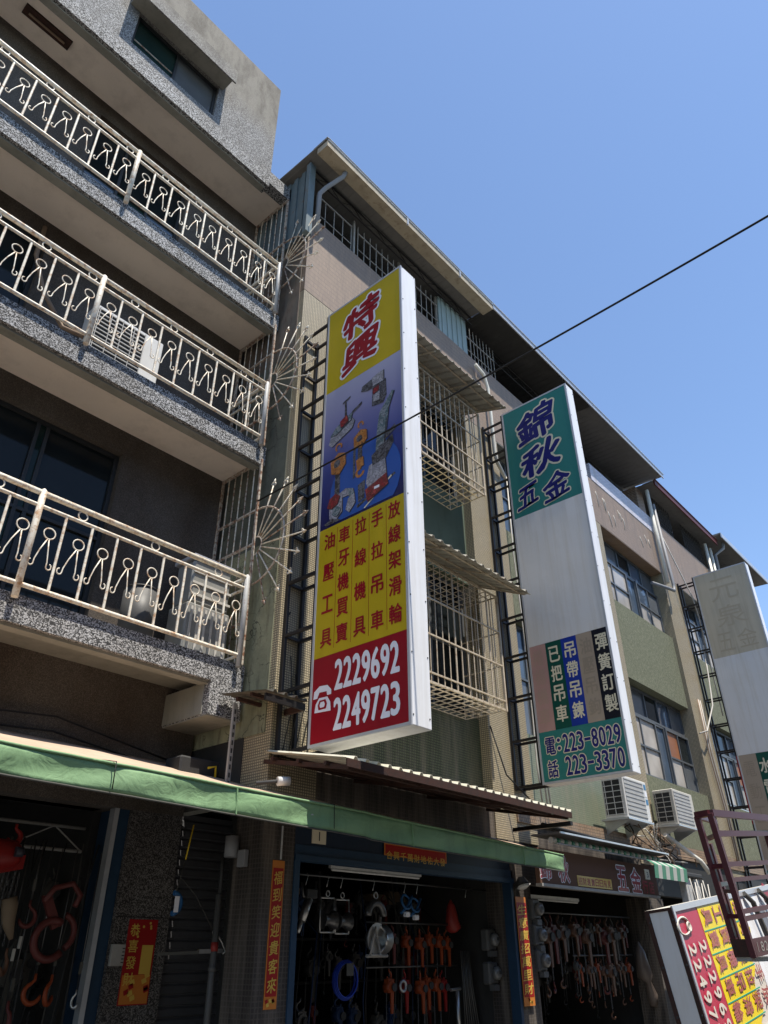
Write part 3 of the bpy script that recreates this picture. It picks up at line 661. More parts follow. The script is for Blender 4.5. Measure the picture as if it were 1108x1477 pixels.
# window cages and their corrugated canopies
def cage(parent, x0, x1, yf, yb, z0, z1, hz, cm, bm):
    c = MB().box((x0, yf, z0-.012), (x1, yf+.03, z0+.018)).build('window_cage', cm, parent)
    P = lambda a, b, r=.009, m=cm, sq=False, n='bar': bar(n, m, c, a, b, r, sq)
    n = round((x1-x0)/.147)
    for k in range(n+1):
        x = x0+(x1-x0)*k/n; P((x, yf+.01, z0), (x, yf+.01, z1), .0085 if k % 6 else .014)
        P((x, yf, z0), (x, yb, z0), .008, bm); P((x, yf, z1), (x, yb, z1), .007)
    for z in hz+[z1, z0+.13]: P((x0, yf-.002, z), (x1, yf-.002, z), .010, cm, True, 'cross_bar'); P((x1, yf, z), (x1, yb, z), .009, cm, True, 'cross_bar')
    m = 5
    for k in range(1, m+1):
        y = yf+(yb-yf)*k/m; P((x0, y, z0+.008), (x1, y, z0+.008), .008, bm, n='floor_bar'); P((x0, y, z1+.008), (x1, y, z1+.008), .007, n='roof_bar'); P((x1, y, z0), (x1, y, z1), .009)
    for x in (x0, x1): P((x, yf, z0-.02), (x, yf, z1+.02), .017, cm, True, 'corner_post')
    return c
cage(B, 6.25, 9.12, 5.70, 6.44, 8.36, 10.12, [8.96, 9.51], 'cage_paint', 'yellow_cage_paint')
cage(B, 6.25, 9.18, 5.70, 6.44, 4.64, 6.45, [5.31, 5.85], 'cage_paint', 'cage_paint')
for zf, zb, x1, m in ((10.29, 10.66, 9.50, 'corrugated_pale'), (6.52, 6.98, 9.60, 'corrugated_pale')):
    c = corrugated('window_canopy', m, B, 6.1, x1, 5.30, zf, 6.31, zb, .2)
    sl_ = (zb-zf)/1.01
    for y in (5.48, 5.85, 6.2): bar('purlin', 'cage_paint', c, (6.1, y, zf-.016+(y-5.3)*sl_), (x1-.05, y, zf-.016+(y-5.3)*sl_), .013, True)
    for x in (6.2, 7.4, 8.5, x1-.12): bar('rafter', 'cage_paint', c, (x, 5.34, zf-.03), (x, 6.3, zb-.04), .011, True)
# shopfront canopy of B and little tin roof beside the balcony
cB = corrugated('shop_canopy', 'corrugated_white', B, 5.12, 9.45, 5.00, 3.20, 6.29, 3.46, .168, .03)
MB().box((5.12, 4.985, 3.115), (9.42, 5.0, 3.192)).build('canopy_fascia', 'rusty_steel', cB)
for x in (5.2, 6.6, 8.0, 9.36): bar('bracket', 'rusty_steel', cB, (x, 5.02, 3.12), (x, 6.29, 3.36), .022, True)
for y in (5.3, 5.7, 6.1): bar('purlin', 'rusty_steel', cB, (5.13, y, 3.13+(y-5)*.2), (9.4, y, 3.13+(y-5)*.2), .02, True)
box('bracket', 'black_steel', cB, (9.38, 5.0, 3.03), (9.44, 5.9, 3.08))
tn = thing('tin_roof', (5.05, 6.3, 3.9), 'small corrugated tin roof over the dark alley beside the balcony corner', 'roof')
corrugated('roof_sheet', 'corrugated_dark', tn, 4.86, 5.46, 5.95, 4.0, 6.76, 4.12, .155, .03); box('edge_beam', 'black_steel', tn, (4.88, 5.97, 3.90), (5.45, 6.0, 3.975)); box('edge_beam', 'rusty_steel', tn, (5.42, 6.0, 3.9), (5.455, 6.29, 3.97))
for yy in (6.25, 6.5): bar('purlin', 'rusty_steel', tn, (4.9, yy, 4.02), (5.25, yy, 4.02), .02, True)
for k, x in enumerate((4.95, 5.36)): 
    r_ = box('slotted_upright', 'bar_paint_grey', tn, (x, 6.60+.0*k, 2.9), (x+.05, 6.63, 4.0))
    for j in range(12): box('slot', 'ac_dark', r_, (x+.015, 6.597, 2.95+.085*j), (x+.035, 6.5995, 3.0+.085*j))
# pipes on the facades
tube('downpipe', 'grey_pvc', B, [(5.62, 5.83, 13.66), (5.60, 5.86, 13.55), (5.40, 6.08, 13.22), (5.34, 6.17, 13.08), (5.33, 6.18, 12.0)], .042, 12)
tube('drain_pipe', 'cream_pvc', C, [(10.0, 6.2, 12.28), (10.3, 6.2, 12.2), (10.42, 6.2, 11.9), (10.44, 6.2, 10.2), (10.5, 6.2, 10.0), (10.85, 6.25, 9.8)], .038, 10)
tube('drain_pipe', 'cream_pvc', D, [(18.95, 6.2, 13.4), (18.95, 6.2, 10.35)], .06, 10); tube('drain_pipe', 'grey_pvc', D, [(19.0, 6.12, 12.9), (19.1, 6.1, 10.3), (19.05, 6.1, 10.12), (18.6, 6.12, 10.05), (18.0, 6.3, 10.05)], .045, 10)
for x in (10.8, 10.95, 11.05): tube('cable', 'cable_white', C, [(x, 6.2, 9.8), (x-.06, 6.2, 8), (x+.05, 6.22, 6), (x-.04, 6.2, 4.2), (x, 6.2, 3.5)], .014, 5)
tube('cable', 'black_rubber', B, [(9.6, 6.28, 4.6), (9.85, 6.22, 3.9), (10.1, 6.0, 3.55)], .012, 5)

# ================================================================ projecting signs
def sign(x0, x1, y0, y1, z0, z1, label, skin, tcol='black_steel', levels=None):
    s_ = thing('vertical_sign', ((x0+x1)/2, (y0+y1)/2, z0), label, 'sign')
    box('sign_box', skin, s_, (x0+.012, y0, z0), (x1, y1, z1), .006)
    fr = .028
    f = MB().box((x0-.006, y0-.004, z0-.004), (x0+.012, y1+.004, z0+fr)).box((x0-.006, y0-.004, z1-fr), (x0+.012, y1+.004, z1+.004))
    f.box((x0-.006, y0-.004, z0+fr), (x0+.012, y0+fr, z1-fr)).box((x0-.006, y1-fr, z0+fr), (x0+.012, y1+.004, z1-fr)).build('sign_frame', 'sign_aluminium', s_)
    n = int((z1-z0)/.62)
    for k in range(n+1):
        for xx in (x0+.03, x1-.03):
            MB().tube([(xx, y0+.001, z0+.1+k*.62), (xx, y0-.005, z0+.1+k*.62)], .008, 6).build('rivet', 'ac_dark', s_)
    tr = MB().box((x0+.005, 6.245, z0-.02), (x0+.045, 6.285, z1-.05)).build('truss_frame', tcol, s_)
    xb = x1-.04
    bar('chord', tcol, tr, (xb, 6.265, z0-.02), (xb, 6.265, z1-.05), .02, True); 
    nl = int((z1-z0)/.64)
    for k in range(nl+1):
        z = z0+.02+(z1-z0-.16)*k/nl
        for xx in (x0+.025, xb): bar('strut', tcol, tr, (xx, y1+.005, z), (xx, 6.245, z), .018, True)
        bar('strut', tcol, tr, (x0+.045, 6.262, z), (xb-.02, 6.262, z), .018, True)
    for xx in (x0+.025,): bar('chord', tcol, tr, (xx, y1+.024, z0), (xx, y1+.024, z1), .017, True)
    return s_
def panel(s_, x, y0, y1, z0, z1, mat, name='printed_panel', l=1): return box(name, mat, s_, (x-.002*l, y0, z0), (x+.011-.002*l, y1, z1))
L0 = -1.0
# --- sign 1
S1 = sign(5.31, 5.62, 4.34, 5.745, 3.43, 9.74, 'tall new sign with yellow top, tool photos and red phone number panel', 'sign_white_sheet')
X = 5.31; yl = 5.715; yr = 4.37
panel(S1, X, yr, yl, 8.19, 9.71, 'print_yellow'); panel(S1, X, yr, yl, 6.02, 8.188, 'photo_panel_print'); panel(S1, X, yr, yl, 4.385, 6.018, 'print_yellow'); panel(S1, X, yr, yl, 3.46, 4.383, 'print_red')
UX, VZ = (0, -1, 0), (0, 0, 1)
def ftext(s_, x, items, mat, off=0, lift=.0, brushy=0, name='lettering'):
    # items given as (ch, y_left, z_bottom, w, h)
    return text([(c, -y, z, w_, h_) for c, y, z, w_, h_ in items], (x-.004-lift, 0, 0), UX, VZ, mat, s_, off, 0, name, brushy)
def fcol(chars, y, ztop, zbot, w_, h_):
    n = len(chars); st = (ztop-zbot-h_)/max(1, n-1); return [(c, y, ztop-h_-k*st, w_, h_) for k, c in enumerate(chars)]
big = [('特', 5.40, 8.98, .64, .56), ('興', 5.40, 8.36, .64, .54)]
ftext(S1, X, big, 'print_white', .085, .001, 1, 'lettering_outline'); ftext(S1, X, big, 'print_red', .035, .003, 1)
cols = [('油壓工具', 5.62, 5.93), ('車牙機買賣', 5.375, 5.93), ('拉線機具', 5.11, 5.95), ('手拉吊車', 4.855, 5.95), ('放線架滑輪', 4.60, 5.96)]
it = []
for s0, y, zt in cols: it += fcol(s0, y, zt, 4.49, .17, .21)
ftext(S1, X, it, 'print_red', .022, .002)
for y in (5.41, 5.155, 4.895, 4.635): box('column_line', 'print_darkred', S1, (X-.0045, y-.002, 4.45), (X-.0025, y+.002, 5.97))
nm = [(c, 5.37-.131*k, 3.975, .105, .32) for k, c in enumerate('2229692')]+[(c, 5.37-.131*k, 3.555, .105, .32) for k, c in enumerate('2249723')]
ftext(S1, X, nm, 'print_white', .03, .002)
# telephone emblem
_pc = [0]
def fpoly(s_, x, pts, mat, l=2, name='print_shape'):
    _pc[0] += 1; lx = x-.004-.0016*l-.00002*_pc[0]
    if mat.startswith('photo_') and mat != 'photo_dark' and len(pts) < 13: MB().prism([(lx+.0008, y-.014, z-.012) for y, z in pts], (.0004, 0, 0)).build('printed_shade', 'print_dark', s_)
    mb = MB(); mb.prism([(lx, y, z) for y, z in pts], (.0004, 0, 0)); return mb.build(name, mat, s_)
ph = [(5.665, 3.78), (5.42, 3.765), (5.43, 3.86), (5.475, 3.925), (5.60, 3.93), (5.65, 3.87)]
fpoly(S1, X, ph, 'print_white', name='telephone_emblem')
fpoly(S1, X, [(5.60, 3.80), (5.49, 3.80), (5.475, 3.85), (5.50, 3.90), (5.59, 3.90), (5.615, 3.85)], 'print_red', 4, 'telephone_emblem'); fpoly(S1, X, [(5.575, 3.82), (5.515, 3.82), (5.505, 3.85), (5.52, 3.88), (5.57, 3.88), (5.585, 3.85)], 'print_white', 5, 'telephone_emblem')
fpoly(S1, X, [(5.69, 3.93), (5.68, 4.01), (5.60, 4.06), (5.48, 4.05), (5.42, 3.99), (5.42, 3.94), (5.48, 3.94), (5.49, 3.985), (5.60, 3.99), (5.63, 3.93)], 'print_white', name='telephone_emblem')
# tool pictures printed on the photo panel
def cloud(y, z, ry, rz, n=18, a0=0, a1=360): return [(y+ry*math.cos(R(a0+(a1-a0)*k/n)), z+rz*math.sin(R(a0+(a1-a0)*k/n))) for k in range(n)]
fpoly(S1, X, [(y, max(z, 6.05)) for y, z in cloud(4.98, 6.42, .58, .62, 28)], 'print_globe', 1, 'globe_print')
def hoist_print(y, z, s_):
    fpoly(S1, X, [(y+.05*s_, z-.10*s_), (y+.05*s_, z-.62*s_), (y-.04*s_, z-.60*s_), (y-.04*s_, z-.10*s_)], 'photo_dark', 2)
    fpoly(S1, X, [(y+.14*s_, z+.02*s_), (y+.12*s_, z-.16*s_), (y-.02*s_, z-.22*s_), (y-.13*s_, z-.1*s_), (y-.12*s_, z+.07*s_), (y, z+.12*s_)], 'photo_orange', 3)
    fpoly(S1, X, cloud(y+.02*s_, z-.04*s_, .06*s_, .06*s_, 10), 'photo_dark', 4)
    o = []
    for k in range(13): a = R(-60+270*k/12); o.append((y+.065*s_*math.cos(a), z+.21*s_+.065*s_*math.sin(a)))
    i = []
    for k in range(13): a = R(-60+270*(12-k)/12); i.append((y+.035*s_*math.cos(a), z+.21*s_+.035*s_*math.sin(a)))
    fpoly(S1, X, o+i, 'photo_orange', 3)
hoist_print(5.43, 6.95, 1.0); hoist_print(5.05, 7.15, .85); 
def hookp(y, z, s_, m='photo_orange'):
    o = [(y+.07*s_*math.cos(R(100-280*k/12)), z+.07*s_*math.sin(R(100-280*k/12))) for k in range(13)]; i = [(y+.035*s_*math.cos(R(100-280*(12-k)/12)), z+.035*s_*math.sin(R(100-280*(12-k)/12))) for k in range(13)]
    fpoly(S1, X, o+i, m, 3)
hookp(5.05, 6.60, 1.1); fpoly(S1, X, [(5.12, 6.80), (5.10, 6.66), (4.99, 6.68), (5.0, 6.82)], 'photo_orange', 3); fpoly(S1, X, [(5.17, 7.1), (5.17, 6.55), (5.13, 6.56), (5.13, 7.1)], 'photo_dark', 2)
# breaker hammer, pump, drill, power pack, crimper
fpoly(S1, X, [(5.05, 7.86), (5.03, 7.94), (4.80, 7.99), (4.66, 7.95), (4.66, 7.85), (4.82, 7.80), (4.95, 7.82)], 'photo_dark', 3); fpoly(S1, X, [(4.86, 7.99), (4.66, 8.03), (4.66, 7.84), (4.84, 7.84)], 'photo_grey', 4)
fpoly(S1, X, [(4.85, 7.82), (4.62, 7.86), (4.61, 7.58), (4.67, 7.48), (4.86, 7.52)], 'photo_dark', 2); fpoly(S1, X, [(4.84, 7.76), (4.72, 7.78), (4.73, 7.56), (4.84, 7.58)], 'photo_grey', 4); fpoly(S1, X, [(4.84, 7.79), (4.74, 7.81), (4.74, 7.72), (4.84, 7.70)], 'photo_red', 5)
fpoly(S1, X, [(5.62, 7.28), (5.58, 7.40), (5.22, 7.55), (5.16, 7.46), (5.2, 7.36), (5.56, 7.22)], 'photo_grey', 2); fpoly(S1, X, [(5.6, 7.4), (5.5, 7.5), (5.2, 7.62), (5.22, 7.5), (5.5, 7.38)], 'photo_steel', 3); fpoly(S1, X, [(5.34, 7.84), (5.31, 7.85), (5.29, 7.45), (5.33, 7.44)], 'photo_dark', 4); fpoly(S1, X, [(5.38, 7.83), (5.24, 7.88), (5.24, 7.91), (5.38, 7.86)], 'photo_dark', 4); fpoly(S1, X, [(5.42, 7.56), (5.3, 7.62), (5.27, 7.5), (5.40, 7.45)], 'photo_red', 5); fpoly(S1, X, [(5.2, 7.58), (5.03, 7.66), (5.03, 7.70), (5.2, 7.63)], 'photo_dark', 4)
fpoly(S1, X, [(4.73, 7.35), (4.52, 7.60), (4.49, 7.58), (4.58, 7.36), (4.60, 7.20), (4.66, 6.75), (4.80, 6.72), (4.77, 7.1)], 'photo_steel', 3); fpoly(S1, X, [(4.74, 7.2), (4.62, 7.22), (4.66, 6.85), (4.77, 6.83)], 'photo_steel', 4); fpoly(S1, X, [(4.86, 6.75), (4.52, 6.92), (4.50, 6.80), (4.62, 6.62), (4.84, 6.60)], 'photo_dark', 4); fpoly(S1, X, [(4.68, 6.95), (4.48, 7.05), (4.46, 6.98), (4.66, 6.88)], 'photo_dark', 3)
fpoly(S1, X, [(4.95, 6.40), (4.90, 6.62), (4.65, 6.70), (4.62, 6.38), (4.90, 6.28)], 'photo_grey', 3); fpoly(S1, X, [(4.96, 6.30), (4.62, 6.40), (4.60, 6.24), (4.92, 6.12)], 'photo_red', 5); fpoly(S1, X, [(5.08, 6.42), (4.96, 6.46), (4.97, 6.2), (5.07, 6.17)], 'photo_dark', 3); fpoly(S1, X, [(5.1, 6.14), (4.5, 6.36), (4.48, 6.33), (5.08, 6.10)], 'photo_dark', 2); fpoly(S1, X, [(4.98, 6.02+.04), (4.55, 6.34), (4.54, 6.32), (4.96, 6.05)], 'print_cream', 3)
text([(c, -4.84+.034*k, 6.235, .028, .045) for k, c in enumerate('POWER'[:0])] or [('-', -4.84, 6.25, .14, .03)], (X-.0125, 0, 0), UX, VZ, 'print_white', S1, .02, 0)
fpoly(S1, X, [(5.60, 6.30), (5.56, 6.42), (5.45, 6.46), (5.38, 6.40), (5.42, 6.3), (5.52, 6.26)], 'photo_red', 4); fpoly(S1, X, [(5.56, 6.26), (5.44, 6.42), (5.34, 6.36), (5.34, 6.16), (5.44, 6.08), (5.55, 6.13)], 'photo_grey', 3); fpoly(S1, X, [(5.44, 6.42), (5.28, 6.47), (5.20, 6.40), (5.24, 6.35), (5.38, 6.36)], 'photo_grey', 3); fpoly(S1, X, cloud(5.44, 6.20, .07, .07, 12), 'photo_steel', 4); fpoly(S1, X, [(5.26, 6.46), (5.16, 6.42), (5.14, 6.34), (5.22, 6.30)], 'photo_steel', 3); fpoly(S1, X, [(5.24, 6.30), (5.14, 6.34), (5.12, 6.2), (5.22, 6.10), (5.28, 6.16)], 'photo_grey', 3); fpoly(S1, X, [(5.64, 6.08), (5.5, 6.12), (5.36, 6.06), (5.36, 6.03+.02), (5.6, 6.05)], 'photo_dark', 4)
# --- sign 2
S2 = sign(10.15, 10.42, 4.36, 5.785, 3.74, 10.78, 'tall weathered sign with teal ends, blank white middle and dark blue characters', 'sign_white_sheet', 'rusty_black' if 'rusty_black' in MAT else 'black_steel')
X = 10.15; yl = 5.755; yr = 4.39
panel(S2, X, yr, yl, 8.34, 10.75, 'print_teal'); panel(S2, X, yr, yl, 5.89, 8.338, 'sign_blank_acrylic'); panel(S2, X, yr, yl, 3.77, 4.498, 'print_teal')
ycs = [5.755, 5.46, 5.18, 4.91, 4.64, 4.39]
for k, m in enumerate(('print_pink', 'print_green', 'print_blue', 'print_tan', 'print_black')): panel(S2, X, ycs[k+1]+(.0005 if k < 4 else 0), ycs[k], 4.5, 5.888, m)
big = [('錦', 5.47, 9.85, .76, .72), ('秋', 5.47, 9.10, .80, .62), ('五', 5.64, 8.50, .42, .44), ('金', 5.10, 8.44, .52, .52)]
ftext(S2, X, big, 'print_cream', .075, .001, 1, 'lettering_outline'); ftext(S2, X, big, 'print_navy', .03, .003, 1)
for s0, k, m in (('已把吊車', 1, 'print_cream'), ('吊帶吊鍊', 2, 'print_cream'), ('油壓吊鉤', 3, 'print_faded_tan'), ('彈簧訂製', 4, 'print_cream'), ('捲揚機車', 0, 'print_faded_pink')):
    ftext(S2, X, fcol(s0, ycs[k]-.05, 5.80, 4.60, .185, .25), m, .02, .002)
nm = [(c, 5.36-.118*k, 4.15, .092, .26) for k, c in enumerate('223-8029')]+[(c, 5.36-.118*k, 3.82, .092, .26) for k, c in enumerate('223-3370')]+[('電', 5.66, 4.15, .16, .25), ('話', 5.66, 3.82, .16, .24), (':', 5.46, 4.2, .05, .16)]
ftext(S2, X, nm, 'print_cream', .075, .001, 0, 'lettering_outline'); ftext(S2, X, nm, 'print_navy', .022, .003)
# --- sign 3
S3 = sign(19.96, 20.24, 4.36, 5.80, 2.6, 10.76, 'tall faded beige sign with ghost characters, the farthest along the row', 'sign_white_sheet')
X = 19.96; yl = 5.77; yr = 4.39
panel(S3, X, yr, yl, 8.31, 10.73, 'sign_aged_acrylic'); panel(S3, X, yr, yl, 5.79, 8.308, 'sign_blank_acrylic'); panel(S3, X, 5.36, yl, 3.2, 5.788, 'print_tan'); panel(S3, X, 5.04, 5.3595, 3.2, 5.788, 'print_green'); panel(S3, X, yr, 5.0395, 3.2, 5.788, 'print_blue'); panel(S3, X, yr, yl, 2.63, 3.198, 'print_teal')
ftext(S3, X, [('元', 5.45, 9.85, .75, .65), ('泉', 5.45, 9.10, .8, .6), ('五', 5.55, 8.45, .4, .5), ('金', 5.05, 8.45, .5, .5)], 'print_faded_teal', 0, .004, 0)
ftext(S3, X, fcol('電動工具', 5.70, 5.62, 3.7, .26, .36), 'print_faded_tan', .0, .002); ftext(S3, X, fcol('水電油配工', 5.33, 5.65, 3.3, .25, .34), 'print_cream', .02, .002); ftext(S3, X, fcol('帶馬達', 5.0, 5.65, 3.9, .26, .36), 'print_cream', .02, .002)
box('edge_trim', 'print_red', S3, (19.955, 5.806, 4.2), (20.0, 5.83, 5.79))

# ================================================================ shop fronts
# fabric awning
aw = thing('fabric_awning', (3.4, 5.5, 2.6), 'long green fabric awning with tan top running above the shop fronts', 'awning')
xs = [-3.2, -1.5, -.2, 1.1, 2.0, 2.5, 3.05, 3.9, 4.9, 6.07, 7.4, 8.8, 9.98]
top = lambda x: 2.885-.011*(x-2) if x < 6 else 2.835-.024*(x-6.07)
bot = lambda x: 2.685-.018*(x-2) if x < 6 else 2.60-.014*(x-6.07)
mv, mt = MB(), MB()
N_ = 150
def wob(x, a=1): return a*(.012*math.sin(3.1*x)+.006*math.sin(11*x+1)+.004*math.sin(23*x))
gx = [-3.2+(9.98+3.2)*k/N_ for k in range(N_+1)]
rows = []
for j in range(7):
    f_ = j/6; rows.append([(x, 5.50+.02*math.sin(f_*3.14)*math.sin(5*x+2*f_)+wob(x, .5)+(.012*math.exp(-((x-3.02)/.05)**2)), top(x)+(bot(x)-top(x))*f_+.006*math.sin(4*x)*(1-f_)) for x in gx])
def grid(mb, rows, th):
    base = len(mb.v); n = len(rows[0])
    for r_ in rows: mb.v += r_
    for j in range(len(rows)-1):
        for i in range(n-1): mb.f.append((base+j*n+i, base+(j+1)*n+i, base+(j+1)*n+i+1, base+j*n+i+1)); mb.sm.append(True)
grid(mv, rows, 0); o = mv.build('valance', 'awning_green', aw); m_ = o.modifiers.new('s', 'SOLIDIFY'); m_.thickness = .004
ends = [i for i, x in enumerate(gx) if x <= 5.22]
rowsA = []
for j in range(8):
    f_ = j/7; rowsA.append([(x, 5.50+(2.1)*f_, top(x)+.01+.61*f_-.035*math.sin(f_*3.14)*abs(math.sin(x*1.7))) for x in gx if x <= 5.22])
grid(mt, rowsA, 0)
rowsB = [[(x, 5.50+.74*j/5, top(x)+.01+.205*j/5-.012*math.sin(j/5*3.14)*abs(math.sin(x*1.7))) for x in gx if x >= 5.12] for j in range(6)]
grid(mt, rowsB, 0); o = mt.build('top_cloth', 'awning_tan', aw); m_ = o.modifiers.new('s', 'SOLIDIFY'); m_.thickness = .004
MB().tube([(x, 5.498+wob(x, .5), top(x)+.008) for x in gx], .011, 6).build('edge_piping', 'awning_green', aw)
MB().tube([(x, 5.50+wob(x, .5), bot(x)-.003) for x in gx], .008, 6).build('hem', 'strap_grey', aw)
for x in (-.8, 1.3, 3.03, 5.2, 6.9, 8.6): bar('awning_arm', 'grey_primer', aw, (x, 5.52, 2.74), (x, 7.6 if x < 5.2 else 6.25, 3.1 if x < 5.2 else 2.92), .018)
for x in (3.03, 5.45): tube('seam_tie', 'black_rubber', aw, [(x-.06, 5.6, top(x)+.04), (x, 5.47, top(x)+.02), (x+.004, 5.468, bot(x)+.02)], .005, 4)

for x in (-1.9, .55, 4.25, 6.7, 8.95): bar('seam', 'awning_green', aw, (x, 5.494+wob(x, .5), top(x)), (x+.01, 5.494+wob(x, .5), bot(x)), .007, True)
# B ground floor
box('shop_pillar', 'dark_mosaic_tile', B, (5.262, YF, .12), (5.70, 6.75, 2.999)); box('header_panel', 'header_blue', B, (5.70, YF+.01, 2.60), (9.86, 6.45, 2.999)); box('header_panel', 'dark_mosaic_tile', B, (5.262, YF+.02, 3.0), (10.15, 6.46, 3.455))
hd = MB().box((5.71, YF, 2.50), (9.90, 6.42, 2.598)).box((5.71, YF-.02, 2.44), (9.90, 6.40, 2.499)).build('roller_housing', 'blue_frame', B)
box('door_jamb', 'blue_frame', B, (5.70, YF-.02, .12), (5.775, 6.42, 2.439)); box('door_jamb', 'blue_frame', B, (9.80, YF-.02, .12), (9.86, 6.42, 2.439))
box('shop_pillar', 'dark_mosaic_tile', B, (9.861, YF, .12), (10.30, 6.75, 2.999))
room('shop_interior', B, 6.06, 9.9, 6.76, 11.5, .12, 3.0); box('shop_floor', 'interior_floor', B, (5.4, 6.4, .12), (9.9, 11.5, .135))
sh = MB().box((5.10, 8.13, .12), (5.3, 8.16, 2.99)).box((5.15, 7.74, .12), (6.05, 7.76, 2.99)).build('roller_shutter', 'dark_shutter', B)
for k in range(28): MB().prism([(5.12, 7.739, .14+k*.1), (5.12, 7.705, .150+k*.1), (5.12, 7.72, .21+k*.1), (5.12, 7.739, .23+k*.1)], (.92, 0, 0)).build('slat', 'dark_shutter', sh)
sh2 = MB().box((4.5, 7.20, .13), (5.256, 7.22, .14)).build('shutter_sill', 'dark_shutter', A)
box('shutter_rail', 'dark_shutter', B, (5.98, 7.3, .12), (6.055, 7.7, 2.95))
# house number plates
pt = thing('number_plate', (6.04, 6.29, 2.62), 'white enamel number plate reading 1 above the blue shutter housing', 'number plate')
box('plate', 'print_cream', pt, (5.95, 6.298, 2.625), (6.16, 6.308, 2.775)); text([('1', 6.03, 2.655, .05, .09)], (0, 6.298, 0), (1, 0, 0), (0, 0, 1), 'print_black', pt, .01, .003)
bn_ = thing('lintel_banner', (7.73, 6.28, 2.55), 'red paper banner with a row of gold characters over the middle shop entrance', 'banner')
MB().obox((7.13, 6.296, 2.595), (1.22, 0, -.01), (0, -.002, 0), (0, 0, .135)).build('paper', 'print_orange', bn_); MB().obox((7.15, 6.293, 2.608), (1.18, 0, -.01), (0, -.001, 0), (0, 0, .108)).build('paper', 'couplet_red', bn_)
text(row('合興千萬財地佑大發', 7.165, 2.615, .105, .09, .13), (0, 6.291, 0), (1, 0, -.008), (0, 0, 1), 'print_gold', bn_, .008, .002)
def couplet(x0, x1, z0, z1, s0, label, y=YF):
    c = thing('couplet_banner', ((x0+x1)/2, y-.01, z0), label, 'banner')
    box('paper', 'print_orange', c, (x0, y-.006, z0), (x1, y-.002, z1)); box('paper', 'couplet_red', c, (x0+.012, y-.0085, z0+.1), (x1-.012, y-.0065, z1-.07))
    w_ = (x1-x0)-.05; n = len(s0); text(column(s0, x0+.025, z1-.10, z0+.13, w_, (z1-z0-.25)/n*.82), (0, y-.0085, 0), (1, 0, 0), (0, 0, 1), 'print_gold', c, .012, .002, brushy=.6)
    for k in range(5): MB().obox((x0+.02+random.random()*(x1-x0-.07), y-.009, z0+.015+random.random()*.06), (.03, 0, .01), (-.01, 0, .03), (0, -.001, 0)).build('emblem', ('print_gold', 'couplet_red')[k % 2], c)
couplet(5.41, 5.57, 1.15, 2.42, '福到笑迎貴客來', 'narrow red vertical banner with gold characters left of the blue door jamb')
couplet(9.87, 10.14, .99, 2.27, '生意廣招萬里財', 'red vertical banner with gold characters beside the stacked electricity meters', 6.27)
bar('bracket', 'grey_primer', B, (5.5, 6.28, 2.43), (5.5, 6.28, 2.75), .01)
# conduits and cylinder on the pillar side
cn = thing('conduit', (5.2, 6.9, 1.0), 'grey vertical plastic conduit running up the side of the tiled pillar', 'pipe')
tube('pipe', 'meter_grey', cn, [(5.2, 6.85, .3), (5.2, 6.85, 2.12)], .035); tube('joint', 'meter_grey', cn, [(5.2, 6.85, 1.45), (5.2, 6.85, 1.5)], .042); tube('collar', 'bag_red', cn, [(5.2, 6.85, 1.62), (5.2, 6.85, 1.70)], .037); tube('pipe', 'ac_dark', cn, [(5.2, 6.85, 2.12), (5.2, 6.85, 2.5)], .02)
cy = thing('wall_lamp', (5.2, 6.7, 2.5), 'small grey cylindrical lamp fixture under the green awning by the pillar', 'lamp')
tube('housing', 'grey_pvc', cy, [(5.2, 6.72, 2.46), (5.2, 6.72, 2.66)], .075, 14); box('plate', 'grey_pvc', cy, (5.2, 6.5, 2.36), (5.255, 6.62, 2.52), .006)
# measuring stick with hook, blue tape roll by the shutter
tp = thing('pull_rod', (4.95, 7.0, 1.6), 'grey horizontal metal arm with a hook end in front of the dark shutter', 'bracket')
bar('arm', 'strap_grey', tp, (4.65, 7.0, 1.60), (5.28, 6.85, 1.62), .014, True); bar('arm', 'stainless', tp, (5.05, 6.9, 1.62), (5.30, 6.84, 1.625), .018, True)
tube('hook', 'stainless', tp, [(5.30, 6.84, 1.60), (5.33, 6.83, 1.62), (5.28, 6.84, 1.70), (5.19, 6.86, 1.80), (5.17, 6.86, 1.79), (5.24, 6.85, 1.66)], .010, 6); tube('cord', 'strap_grey', tp, [(5.18, 6.86, 1.79), (4.95, 6.9, 2.1), (4.72, 6.95, 2.3)], .004, 4)
bt = thing('blue_tag', (4.72, 6.98, 1.9), 'blue plastic ratchet tag with white label hanging beside the speckled pillar', 'tag')
MB().tube(arc((4.72, 6.95, 2.03), .09, 90, -90, 10, (1, 0, 0), (0, 0, 1)), .025, 6).build('strap', 'tool_blue', bt); box('label', 'print_white', bt, (4.72, 6.92, 1.95), (4.77, 6.925, 2.09))
tube('cord', 'yellow_tape', bt, [(4.82, 6.9, 2.75), (4.79, 6.9, 2.55), (4.77, 6.9, 2.42)], .008, 5); tube('cord', 'strap_grey', bt, [(4.77, 6.9, 2.42), (4.74, 6.92, 2.2), (4.73, 6.95, 2.1)], .004, 4)

